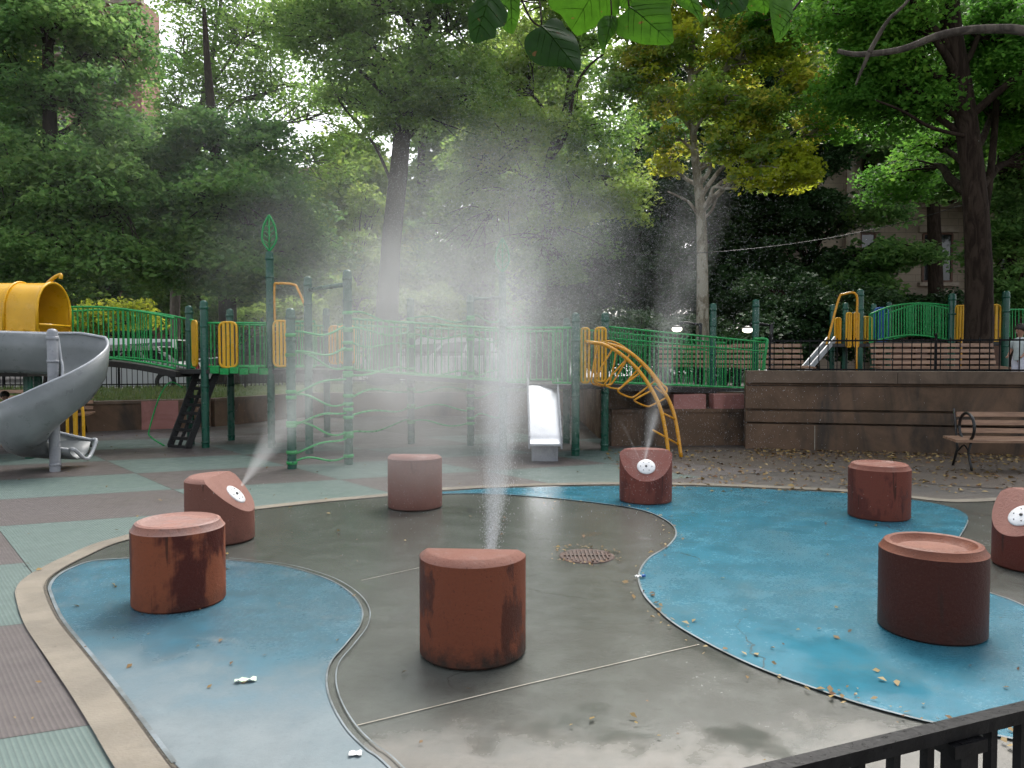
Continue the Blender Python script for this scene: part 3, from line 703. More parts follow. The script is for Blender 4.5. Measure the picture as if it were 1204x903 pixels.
def panel(th, c, w, h, rz=0, slots=3, mat=None, name='panel'):
    """moulded plastic panel: a rounded frame with upright bars"""
    m = MB(); cx, cy, cz = c; d = Vector((math.cos(rz), math.sin(rz), 0)); z = Vector((0, 0, 1)); c = Vector(c)
    k = min(w, h) * .3; loop = []
    for sx, sz, a0 in ((1, 1, 0), (-1, 1, 90), (-1, -1, 180), (1, -1, 270)):
        for t in (0, 30, 60, 90):
            a = R(a0 + t); loop.append(c + d * (sx * (w / 2 - k) + k * math.cos(a)) + z * (sz * (h / 2 - k) + k * math.sin(a)))
    loop.append(loop[0]); m.tube(loop, .022, 6, cap=False)
    for i in range(slots):
        t = (i + 1) / (slots + 1) - .5
        m.bar(c + d * (w * t) - z * (h / 2 - .01), c + d * (w * t) + z * (h / 2 - .01), w / (slots + 1) * .62, .03) if False else m.box(c + d * (w * t), (w / (slots + 1) * .62, .03, h - .03), rz)
    return m.build(name, mat or M['yellow'], th)

ps = thing('play_structure', (-5.2, 13.4, 0), 'big green and yellow play structure with arched bridge, decks and climbing rungs', 'play structure')
P1, P2, P3 = (-5.35, 13.4), (-5.86, 14.0), (-5.34, 14.6)
post(ps, *P1, 0, 2.57); post(ps, *P2, 0, 2.52); post(ps, *P3, 0, 2.50)
P4 = (-4.2, 13.4); post(ps, *P4, 0, 3.42, finial=True)
P5, P6, P7, P8 = (-3.13, 10.9), (-3.33, 12.6), (-2.42, 11.35), (-3.66, 15.2)
post(ps, *P5, 0, 2.28); post(ps, *P6, 0, 2.90); post(ps, *P7, 0, 2.87); post(ps, *P8, 0, 2.55)
P9, P10, P11 = (-1.84, 14.0), (-.74, 13.75), (-.18, 14.5)
post(ps, *P9, 0, 2.66); post(ps, *P10, 0, 2.70); post(ps, *P11, 0, 3.18, finial=True)
def deck(th, pts, z, t=.07):
    n = len(pts); vs = [(p[0], p[1], z) for p in pts] + [(p[0], p[1], z - t) for p in pts]
    fs = [tuple(range(n)), tuple(range(2 * n - 1, n - 1, -1))] + [(i, i + n, (i + 1) % n + n, (i + 1) % n) for i in range(n)]
    return MB().add(vs, fs).build('deck', M['deck'], th)
deck(ps, [(-5.9, 13.35), (-3.4, 13.35), (-3.0, 12.6), (-2.6, 13.3), (-3.4, 15.3), (-5.3, 15.0), (-5.9, 14.2)], 1.37)
# ramp deck between the two decks
deckB = MB(); deckB.add([(-3.0, 13.0, 1.37), (.0, 12.9, 1.16), (.0, 13.9, 1.16), (-3.0, 14.0, 1.37), (-3.0, 13.0, 1.30), (.0, 12.9, 1.09), (.0, 13.9, 1.09), (-3.0, 14.0, 1.30)],
    [(0, 1, 2, 3), (7, 6, 5, 4), (0, 4, 5, 1), (1, 5, 6, 2), (2, 6, 7, 3), (3, 7, 4, 0)]); deckB.build('ramp', M['deck'], ps)
railing(ps, [(-5.3, 13.4, 1.42), (-4.25, 13.4, 1.42)], [(-5.3, 13.4, 2.18), (-4.25, 13.4, 2.18)], 12)
railing(ps, [(-5.3, 14.6, 1.42), (-3.7, 15.15, 1.42)], [(-5.3, 14.6, 2.2), (-3.7, 15.15, 2.2)], 18)
railing(ps, [(-4.15, 13.4, 1.42), (-3.4, 13.3, 1.42)], [(-4.15, 13.4, 2.2), (-3.4, 13.3, 2.2)], 8)
railing(ps, [(-2.75, 13.2, 1.37), (-.1, 13.0, 1.17)], [(-2.75, 13.2, 2.24), (-.1, 13.0, 2.06)], 28)
railing(ps, [(-3.3, 14.6, 1.37), (-.1, 14.1, 1.17)], [(-3.3, 14.6, 2.2), (-.1, 14.1, 2.06)], 30)
# wavy scalloped skirt boards below the rails
sk = MB()
for i in range(6):
    x = -5.15 + i * .17; sk.box((x, 13.33, 1.36 - .02 * (i % 2)), (.15, .03, .11))
sk.build('skirt_board', M['rail_green'], ps)
for c, w, h, rz in (((-5.66, 13.75, 1.83), .24, .8, R(-50)), ((-4.92, 13.36, 1.80), .30, .78, 0), ((-3.98, 13.3, 1.82), .26, .78, 0), ((-3.42, 14.9, 1.82), .22, .72, 0), ((-3.1, 14.5, 1.82), .28, .72, 0)):
    panel(ps, c, w, h, rz)
m = MB(); m.tube(smooth_line([(-4.12, 13.4, 2.2), (-4.12, 13.4, 2.8), (-4.05, 13.4, 2.86), (-3.78, 13.35, 2.84), (-3.68, 13.3, 2.74), (-3.45, 13.25, 2.2)], 5), .022, 7); m.build('entry_arch', M['yellow_tube'], ps)
# arched bridge
def arched_bridge(th, x0, x1, y, w, z, rise, rail=.86, n=24, zend=None):
    ze = z if zend is None else zend; K = 12; f = lambda t: z + (ze - z) * t + rise * math.sin(math.pi * t)
    vs = []; 
    for i in range(K + 1):
        t = i / K; x = x0 + (x1 - x0) * t; vs += [(x, y, f(t)), (x, y + w, f(t)), (x, y, f(t) - .10), (x, y + w, f(t) - .10)]
    fs = []
    for i in range(K):
        a, b = 4 * i, 4 * i + 4; fs += [(a, b, b + 1, a + 1), (a + 3, b + 3, b + 2, a + 2), (a, a + 2, b + 2, b), (a + 1, b + 1, b + 3, a + 3)]
    fs += [(0, 1, 3, 2), (4 * K, 4 * K + 2, 4 * K + 3, 4 * K + 1)]
    MB().add(vs, fs, False).build('bridge_deck', M['deck'], th)
    for yy in (y - .01, y + w + .01):
        bt = [(x0 + (x1 - x0) * t, yy, f(t) + .05) for t in (0, .25, .5, .75, 1)]; tp = [(x0 + (x1 - x0) * t, yy, f(t) + .05 + rail * (1 - .0 * t)) for t in (0, .25, .5, .75, 1)]
        railing(th, bt, tp, n)
arched_bridge(ps, -8.0, -5.75, 13.15, .8, 1.50, .10, .86, 26, zend=1.34)
# dark net ramp hanging below the deck, thin green hoop beside it
nr = MB(); a0, a1, b0_, b1_ = Vector((-5.62, 13.75, 1.32)), Vector((-5.22, 13.6, 1.32)), Vector((-6.02, 13.5, .02)), Vector((-5.62, 13.3, .02))
NS = 9
for i in range(NS + 1):
    t = i / NS; nr.bar(a0.lerp(b0_, t), a1.lerp(b1_, t), .09, .05)
nr.bar(a0, b0_, .07, .10); nr.bar(a1, b1_, .07, .10); nr.bar((a0 + a1) / 2, (b0_ + b1_) / 2, .06, .05)
nr.build('climbing_net', M['rubber'], ps)
MB().tube(smooth_line([(-5.78, 13.5, 1.05), (-5.95, 13.4, 1.15), (-6.1, 13.3, .9), (-6.28, 13.3, .35), (-6.22, 13.2, .22), (-5.98, 13.2, .06)], 5), .014, 6).build('hoop', M['rail_green'], ps)
# horizontal bar and wavy rungs between the near posts
MB().tube([(*P6, 2.68), (*P7, 2.66)], .035, 8).build('cross_bar', M['post_green'], ps)
def wavy(p, q, z0, z1, amp, ph, name='rung', r=.016):
    p, q = Vector(p), Vector(q); pts = []
    for i in range(13):
        t = i / 12; v = p.lerp(q, t); out = Vector((q.y - p.y, p.x - q.x)).normalized() * amp * math.sin(math.pi * t)
        s = t * t * (3 - 2 * t)
        pts.append((v.x + out.x, v.y + out.y, z0 + (z1 - z0) * s + .05 * math.sin(2 * math.pi * t + ph)))
    m = MB(); m.tube(pts, r, 7)
    for e in (p, q): m.lathe([(.068, -.025), (.078, -.02), (.078, .02), (.068, .025)], (e.x, e.y, z0 if e is p else z1), 12)
    return m.build(name, M['rail_green'], ps)
for k, (za, zb, am, ph) in enumerate(((1.90, 2.00, .12, 1.2), (1.62, 1.70, .18, 1.0), (1.62, 1.43, .1, .4), (1.10, 1.32, .2, -1), (1.02, .90, .1, .5), (.66, .82, .2, -1), (.62, .47, .1, .5), (.24, .44, .2, -.8), (.09, .13, .0, 0))):
    wavy(P5, P7, za, zb, am, ph)
for (pa, pb, zs) in (((P7[0], P7[1]), (P9[0], P9[1]), (2.24, 1.98, 1.80, 1.36, 1.02, .70, .42)), ((P9[0], P9[1]), (P10[0], P10[1]), (2.28, 1.95, 1.30, 1.0, .68, .40)), ((P10[0], P10[1]), (P11[0], P11[1]), (2.3, 1.9, 1.3, .9, .5))):
    for i, z in enumerate(zs): wavy(pa, pb, z, z * (1.01 if i % 2 else .99), .10 * (i % 2 * 2 - 1), i * 1.3)
MB().tube([(*P10, 2.62), (*P11, 2.70)], .03, 8).build('cross_bar', M['post_green'], ps)

# right deck with steel slide, yellow arch climber, long green ramp railing
pr = thing('play_structure', (1.2, 12.8, 0), 'green play deck with steel slide, yellow arch climber and long ramp railing', 'play structure')
P12, P13 = (1.02, 12.35), (1.57, 13.0)
post(pr, *P12, 0, 2.30); post(pr, *P13, 0, 2.34); post(pr, 1.0, 14.1, 0, 2.3); post(pr, -.15, 13.0, 0, 2.25)
deck(pr, [(-.1, 12.9), (.1, 12.75), (1.05, 12.35), (1.65, 13.0), (1.7, 14.2), (-.1, 14.2)], 1.14)
railing(pr, [(-.1, 12.95, 1.17), (.22, 12.7, 1.17)], [(-.1, 12.95, 2.08), (.22, 12.7, 2.08)], 4)
railing(pr, [(.66, 12.5, 1.17), (.96, 12.37, 1.17)], [(.66, 12.5, 2.06), (.96, 12.37, 2.06)], 4)
MB().tube([(-.1, 12.95, 2.08), (.96, 12.37, 2.06)], .018, 7).build('rail', M['rail_green'], pr)
railing(pr, [(-.1, 14.15, 1.17), (1.0, 14.15, 1.17)], [(-.1, 14.15, 2.06), (1.0, 14.15, 2.06)], 12)
# ramp up to the terrace
rp0, rp1 = Vector((1.62, 13.05, 0)), Vector((4.85, 14.75, 0)); q = Vector((-.45, .9, 0)) * 1.1
MB().add([(rp0.x, rp0.y, 1.13), (rp1.x, rp1.y, .96), (rp1.x + q.x, rp1.y + q.y, .96), (rp0.x + q.x, rp0.y + q.y, 1.13), (rp0.x, rp0.y, 1.03), (rp1.x, rp1.y, .86), (rp1.x + q.x, rp1.y + q.y, .86), (rp0.x + q.x, rp0.y + q.y, 1.03)],
    [(0, 1, 2, 3), (7, 6, 5, 4), (0, 4, 5, 1), (1, 5, 6, 2), (2, 6, 7, 3), (3, 7, 4, 0)]).build('ramp', M['deck'], pr)
railing(pr, [(rp0.x, rp0.y, 1.16), (rp1.x, rp1.y, .98)], [(rp0.x, rp0.y, 2.10), (rp1.x, rp1.y, 1.87)], 42, r=.010, mid=.8)
railing(pr, [(rp0.x + q.x, rp0.y + q.y, 1.16), (rp1.x + q.x, rp1.y + q.y, .98)], [(rp0.x + q.x, rp0.y + q.y, 2.10), (rp1.x + q.x, rp1.y + q.y, 1.87)], 40, r=.010, mid=.8)
post(pr, (838 - CX) / F * 15.4, 15.4, .9, 2.66); post(pr, (888 - CX) / F * 14.9, 14.9, .9, 2.70)
for px in (850, 866):
    Yk = 17.5; post(pr, (px - CX) / F * Yk, Yk, .95, 1.82, r=.10, name='bollard_post')
MB().tube(smooth_line([(rp1.x - .1, rp1.y, 1.0), (rp1.x + .02, rp1.y, 1.8), (rp1.x + .0, rp1.y, 1.93), (rp1.x - .25, rp1.y - .1, 1.93)], 5), .03, 8).build('rail_end', M['rail_green'], pr)
# steel slide
sl = MB(); top_, bot_ = Vector((.52, 12.75, 1.14)), Vector((.50, 11.62, .26)); W = .46; K = 14
prof = []
for i in range(K + 1):
    t = i / K; y = top_.y - .15 + (bot_.y - top_.y) * t
    z = 1.12 - .88 * (t ** 1.05) if t < .86 else None
    if z is None: z = .29 - (t - .86) * .10
    prof.append((y, z))
sd = MB(); o_ = []
for (y, z) in prof:
    x = .50; o_ += [(x - W / 2, y, z), (x + W / 2, y, z)]
sd.add(o_, [(2 * i, 2 * i + 1, 2 * i + 3, 2 * i + 2) for i in range(K)], True)
sd.add([(a, b, c - .02) for a, b, c in o_], [(2 * i + 2, 2 * i + 3, 2 * i + 1, 2 * i) for i in range(K)], True)
sd.build('slide_bed', M['steel'], pr)
for s in (-1, 1):
    sw = MB(); x = .50 + s * W / 2; vs = []
    for (y, z) in prof:
        for dx in (0, s * .025): vs += [(x + dx, y, z - .06), (x + dx, y, z + .11)]
    fs = []
    for i in range(K):
        a, b = 4 * i, 4 * i + 4; fs += [(a, a + 1, b + 1, b), (a + 3, a + 2, b + 2, b + 3), (a + 1, a + 3, b + 3, b + 1), (a + 2, a, b, b + 2)]
    fs += [(0, 2, 3, 1), (4 * K, 4 * K + 1, 4 * K + 3, 4 * K + 2)]
    sw.add(vs, fs)
    sw.tube([(x, prof[0][0] + .05, 1.14), (x, prof[0][0] + .05, 1.50)], .014, 6)
    sw.tube([(x + s * .012, y, z + .115) for y, z in prof], .016, 6)
    sw.build('side_rail', M['grey_steel'], pr)
MB().box((.5, 11.72, .13), (.40, .10, .26)).build('slide_foot', M['grey_steel'], pr)
MB().tube([(.5 - W / 2, prof[-1][0], prof[-1][1]), (.5 + W / 2, prof[-1][0], prof[-1][1])], .022, 8).build('slide_lip', M['rim_grey'], pr)
# yellow panels at the mouth of the arch climber
panel(pr, at(688, 418, 12.5), .12, .88, 0, 1); panel(pr, at(706, 417, 12.7), .17, .88, 0, 2)
for s, (pa, Ya, ctrl, pb, Yb) in enumerate((((688, 402), 12.45, [(712, 406), (737, 422), (760, 448), (778, 485)], (787, 539), 11.95), ((703, 402), 12.85, [(730, 409), (752, 424), (775, 452), (792, 485)], (801, 541), 12.15))):
    n = len(ctrl) + 1; pp = [at(*pa, Ya)] + [at(*c, Ya + (Yb - Ya) * (i + 1) / n) for i, c in enumerate(ctrl)] + [at(*pb, Yb)]
    g = pp[-1]; g.z = 0.0; line = smooth_line(pp, 6)
    MB().tube(line, .030, 9).build('climber_rail', M['yellow_tube'], pr)
    if s == 0: LR = line
    else: RR = line
MB().tube(smooth_line([at(703, 404, 12.85), at(717, 401, 12.9), at(735, 409, 12.85), at(758, 428, 12.75), at(777, 450, 12.6), at(784, 457, 12.55), at(781, 463, 12.5), at(770, 455, 12.5)], 5), .017, 7).build('hand_rail', M['yellow_tube'], pr)
nL = len(LR)
for k in range(5):
    i = int(nL * (.15 + k * .125)); a_, b_ = LR[i], RR[min(nL - 1, i + 1)]; t = LR[i + 1] - LR[i - 1]; t.normalize()
    dn = Vector((-t.z * -1, 0, -t.x * 1)); dn = Vector((t.z, 0, -t.x)).normalized()
    if dn.z > 0 or k == 99: dn = -dn
    dep = (.66, .62, .56, .48, .34)[k]
    MB().tube(smooth_line([a_, a_ + dn * dep * .8, a_ + dn * dep + (b_ - a_) * .15, b_ + dn * dep - (b_ - a_) * .15, b_ + dn * dep * .8, b_], 4), .016, 7).build('rung', M['yellow_tube'], pr)
for k, f_ in enumerate((.80, .90)):
    i = int(nL * f_); a_, b_ = LR[i], RR[min(nL - 1, i + 1)]; MB().tube([a_ + (a_ - b_) * .9 * k + (a_ - b_) * .1, b_], .016, 7).build('rung', M['yellow_tube'], pr)

# left tower: yellow tunnel roof on a deck, grey spiral slide
tw = thing('play_tower', (-8.2, 12.4, 0), 'play tower with yellow barrel roof, partly cut by the left picture edge', 'play tower')
for (x, y) in ((-7.55, 12.0), (-7.95, 12.9), (-8.5, 12.0), (-9.6, 12.0), (-9.6, 12.9)): post(tw, x, y, 0, 1.95)
deck(tw, [(-9.8, 11.75), (-7.4, 11.75), (-7.4, 13.95), (-9.8, 13.95)], 1.36)
# barrel roof (open ends)
br = MB(); rr_ = .45; zc = 2.33; prof2 = [(-rr_, 2.0)] + [(rr_ * math.cos(math.pi - math.pi * k / 16), zc + rr_ * math.sin(math.pi * k / 16)) for k in range(17)] + [(rr_, 2.0)]
xs = (-7.4, -7.46, -7.9, -8.4, -8.9, -9.6); vs = []
for j, x in enumerate(xs):
    for k_, (dy, z) in enumerate(prof2):
        g_ = 1 + (.035 if j == 0 else 0); vs.append((x, 12.45 + dy * g_, zc + (z - zc) * g_ if z > zc else z))
nP = len(prof2)
for inn in (0, 1):
    vv = [(v[0], 12.45 + (v[1] - 12.45) * (1 - .07 * inn), v[2] - (.03 * inn if v[2] > zc else 0)) for v in vs]
    fs = [(j * nP + k_, j * nP + k_ + 1, (j + 1) * nP + k_ + 1, (j + 1) * nP + k_) for j in range(len(xs) - 1) for k_ in range(nP - 1)]
    br.add(vv, fs if not inn else [tuple(reversed(f)) for f in fs], True)
br.tube([(-7.39, 12.45 + dy * 1.0, z) for dy, z in prof2], .024, 8)
for x in (-7.9, -8.9): br.tube([(x, 12.45 + dy * 1.03, z + (.012 if z > zc else 0)) for dy, z in prof2], .02, 6)
br.build('barrel_roof', M['yellow'], tw)
m = MB(); m.tube([(-7.38, 12.02, 2.10), (-7.38, 12.88, 2.10)], .02, 6); m.build('cross_bar', M['yellow'], tw)
MB().tube(smooth_line([(-7.55, 12.5, 2.74), (-7.42, 12.5, 2.86), (-7.30, 12.5, 2.92), (-7.30, 12.5, 2.85)], 4), .03, 7).build('roof_hook', M['yellow'], tw)
for y in (12.0, 12.9):
    m = MB(); 
    for i in range(12): m.box((-7.45 - i * .19, y, 1.70), (.09, .03, .64))
    m.build('slat_wall', M['yellow'], tw)
for y in (12.02, 12.88): MB().box((-7.4, y, 1.70), (.04, .06, .66)).build('corner_board', M['yellow'], tw)
# slide support pole
sp_ = thing('spiral_slide', (-6.35, 10.65, 0), 'grey spiral slide winding round its own pole', 'slide', None)
post(sp_, -6.35, 10.65, 0, 1.98, .07, M['grey_steel'], name='pole')
keys = [  # angle (deg), bottom z, outer wall height, inner wall height ; straight entry first
    (90, 1.36, .58, .54), (62, 1.29, .60, .26), (45, 1.25, .62, .24), (0, 1.02, .62, .24), (-45, .74, .62, .22), (-90, .44, .66, .22), (-135, .30, .62, .2), (-180, .22, .54, .18), (-225, .17, .38, .16), (-262, .16, .26, .15)]
C0 = Vector((-6.35, 10.65, 0)); sec = []
def crossec(c, out, zb, ho, hi):
    """profile across the chute from inner lip to outer lip"""
    P_ = [(.12, hi), (.13, hi * .6), (.18, .05), (.30, .0), (.44, .0), (.58, .06), (.67, .20), (.70, .36 * ho / .6 + .0), (.715, ho)]
    return [(c.x + out.x * r * .95, c.y + out.y * r * .95, zb + h) for r, h in P_]
for x in (-9.2, -8.4, -7.6, -6.9): sec.append(crossec(Vector((x, 10.65, 0)), Vector((0, 1, 0)), 1.40 if x < -7 else 1.38, .56, .54))
for i in range(len(keys) - 1):
    for k in range(8 if i < len(keys) - 2 else 9):
        t = k / 8; a = R(keys[i][0] + (keys[i + 1][0] - keys[i][0]) * t); q_ = [keys[i][j] + (keys[i + 1][j] - keys[i][j]) * t for j in (1, 2, 3)]
        sec.append(crossec(C0, Vector((math.cos(a), math.sin(a), 0)), *q_))
for x in (-6.2,): sec.append(crossec(Vector((x, 10.65, 0)), Vector((0, 1, 0)), .15, .22, .14))
m = MB(); nP = 9
flat = [v for s_ in sec for v in s_]; fs = [(j * nP + k, (j + 1) * nP + k, (j + 1) * nP + k + 1, j * nP + k + 1) for j in range(len(sec) - 1) for k in range(nP - 1)]
m.add(flat, fs, True); so = m.build('chute', M['slide_grey'], sp_)
md = so.modifiers.new('thickness', 'SOLIDIFY'); md.thickness = .022
for e, nm in ((nP - 1, 'outer_rim'), (0, 'inner_rim')): MB().tube([s_[e] for s_ in sec], .020, 7).build(nm, M['rim_grey'], sp_)
MB().tube(smooth_line([Vector(sec[-1][8]), Vector(sec[-1][8]) + Vector((.06, 0, -.02)), Vector(sec[-1][4]) + Vector((.07, 0, -.03)), Vector(sec[-1][0]) + Vector((.06, 0, 0)), Vector(sec[-1][0])], 4), .026, 8).build('exit_lip', M['rim_grey'], sp_)
yl = thing('hand_loop', (-6.5, 12.3, 0), 'pair of yellow hoops standing behind the end of the spiral slide', 'hoop')
for dx in (0, .14):
    cx_ = -7.12 + dx; MB().tube(smooth_line([(cx_, 12.3, 0), (cx_, 12.3, .7), (cx_ + .05, 12.3, .82), (cx_ + .11, 12.3, .7), (cx_ + .11, 12.3, 0)], 5), .025, 7).build('hoop', M['yellow'], yl)

# upper playset on the terrace
pt = thing('play_structure', (8.3, 17, TZ), 'raised terrace play structure with small arched bridge and blue panel', 'play structure')
YT = 17.0; s_ = F / YT
def X(px, Y=YT): return (px - CX) / F * Y
def Z(py, Y=YT): return at(602, py, Y).z
for px, py, Y in ((1010, 340, 17), (1118, 345, 16.9), (1181, 342, 16.8), (978, 358, 18.2), (993, 356, 17.4), (1026, 357, 18), (1044, 355, 18.2)):
    post(pt, X(px, Y), Y, TZ, Z(py, Y), .075 if Y <= 17 else .06)
MB().tube(smooth_line([at(1007, 437, 16.8), at(1007, 380, 16.8), at(1007, 347, 16.8), at(992, 346, 16.8), at(986, 352, 16.8), at(976, 390, 16.7), at(972, 405, 16.6)], 5), .026, 7).build('entry_arch', M['yellow_tube'], pt)
panel(pt, at(998, 388, 16.9), .10, .74, 0, 1); panel(pt, at(1007, 388, 16.9), .09, .74, 0, 1); panel(pt, at(1019, 390, 17.2), .22, .66, 0, 2); panel(pt, at(985, 390, 17.2), .12, .6, 0, 2)
b_ = panel(pt, at(1036, 382, 17.4), .30, .76, 0, 2, M['blue'], 'blue_panel')
x0_, x1_ = X(1022), X(1121)
def arc(pxs, pys, Y): return [at(a, b, Y) for a, b in zip(pxs, pys)]
railing(pt, arc((1022, 1045, 1070, 1095, 1121), (403, 397, 394, 396, 401), 16.9), arc((1022, 1045, 1070, 1095, 1121), (370, 361, 357, 357, 360), 16.9), 30, r=.011)
railing(pt, arc((1040, 1060, 1080, 1100, 1119), (402, 396, 394, 397, 402), 17.8), arc((1040, 1060, 1080, 1100, 1119), (370, 363, 358, 360, 364), 17.8), 28, r=.011)
deck(pt, [(x0_, 16.9), (x1_, 16.9), (x1_, 17.8), (x0_, 17.8)], Z(402)); deck(pt, [(X(975), 16.9), (x0_, 16.9), (x0_, 18), (X(975), 18)], Z(404)); deck(pt, [(x1_, 16.85), (X(1215), 16.8), (X(1215), 18), (x1_, 18)], Z(402))
panel(pt, at(1129, 380, 16.85), .26, .76, 0, 3); panel(pt, at(1169, 380, 16.85), .26, .80, 0, 2)
for px in (1130, 1007): MB().tube([at(px, 400, 16.75), (at(px, 400, 16.75).x, 16.75, TZ)], .028, 7).build('support_tube', M['yellow_tube'], pt)
railing(pt, arc((1185, 1200, 1225), (402, 402, 402), 16.8), arc((1185, 1200, 1225), (364, 364, 364), 16.8), 9, r=.011)
m = MB(); a_, b_ = at(982, 401, 17.0), at(944, 437, 16.2); b_.z = max(TZ + .12, b_.z - .15); d_ = Vector((0, .38, 0))
m.add([a_, a_ + d_, b_ + d_, b_, a_ - Vector((0, 0, .02)), a_ + d_ - Vector((0, 0, .02)), b_ + d_ - Vector((0, 0, .02)), b_ - Vector((0, 0, .02))], [(0, 1, 2, 3), (7, 6, 5, 4), (0, 3, 7, 4), (1, 5, 6, 2), (3, 2, 6, 7), (0, 4, 5, 1)])
m.build('slide_bed', M['steel'], pt)
for dd in (Vector((0, 0, .05)), d_ + Vector((0, 0, .05))): MB().bar(a_ + dd, b_ + dd, .03, .12).build('side_rail', M['rim_grey'], pt)

# ================================================================== lamps
def lamp(px, py, Y, z0, label):
    p = at(px, py, Y); th = thing('park_lamp', (p.x + .55, Y, z0), label, 'lamp'); h = p.z
    MB().lathe([(.09, z0), (.09, z0 + .3), (.05, z0 + .4), (.04, h - .1), (.05, h + .12), (.0001, h + .16)], (p.x + .55, Y, 0), 12).build('pole', M['cast_iron'], th)
    MB().tube([(p.x + .55, Y, h + .10), (p.x + .2, Y, h + .16), (p.x + .05, Y, h + .12)], .03, 8).build('arm', M['cast_iron'], th)
    MB().lathe([(.0001, .10), (.07, .09), (.12, .06), (.13, .035)], (p.x, Y, h), 16).build('lamp_shade', M['cast_iron'], th)
    MB().ball((p.x, Y, h), .105, 14, sc=(1.15, 1.15, .62)).build('bulb', M['lamp'], th)
lamp(796, 387, 18.2, TZ, 'lit park lamp beside the pale plane tree trunk'); lamp(879, 388, 17.8, TZ, 'lit park lamp beside the last tall green post')
# overhead wire
wz = thing('overhead_wire', (6, 18.5, 4.5), 'thin cable sagging between the dark trees', 'wire')
MB().tube(smooth_line([at(700, 300, 18.5), at(830, 297, 18.5), at(950, 284, 18.5), at(1060, 262, 18.5), at(1150, 236, 18.5), at(1300, 200, 18.5)], 6), .008, 5).build('cable', M['cast_iron'], wz)

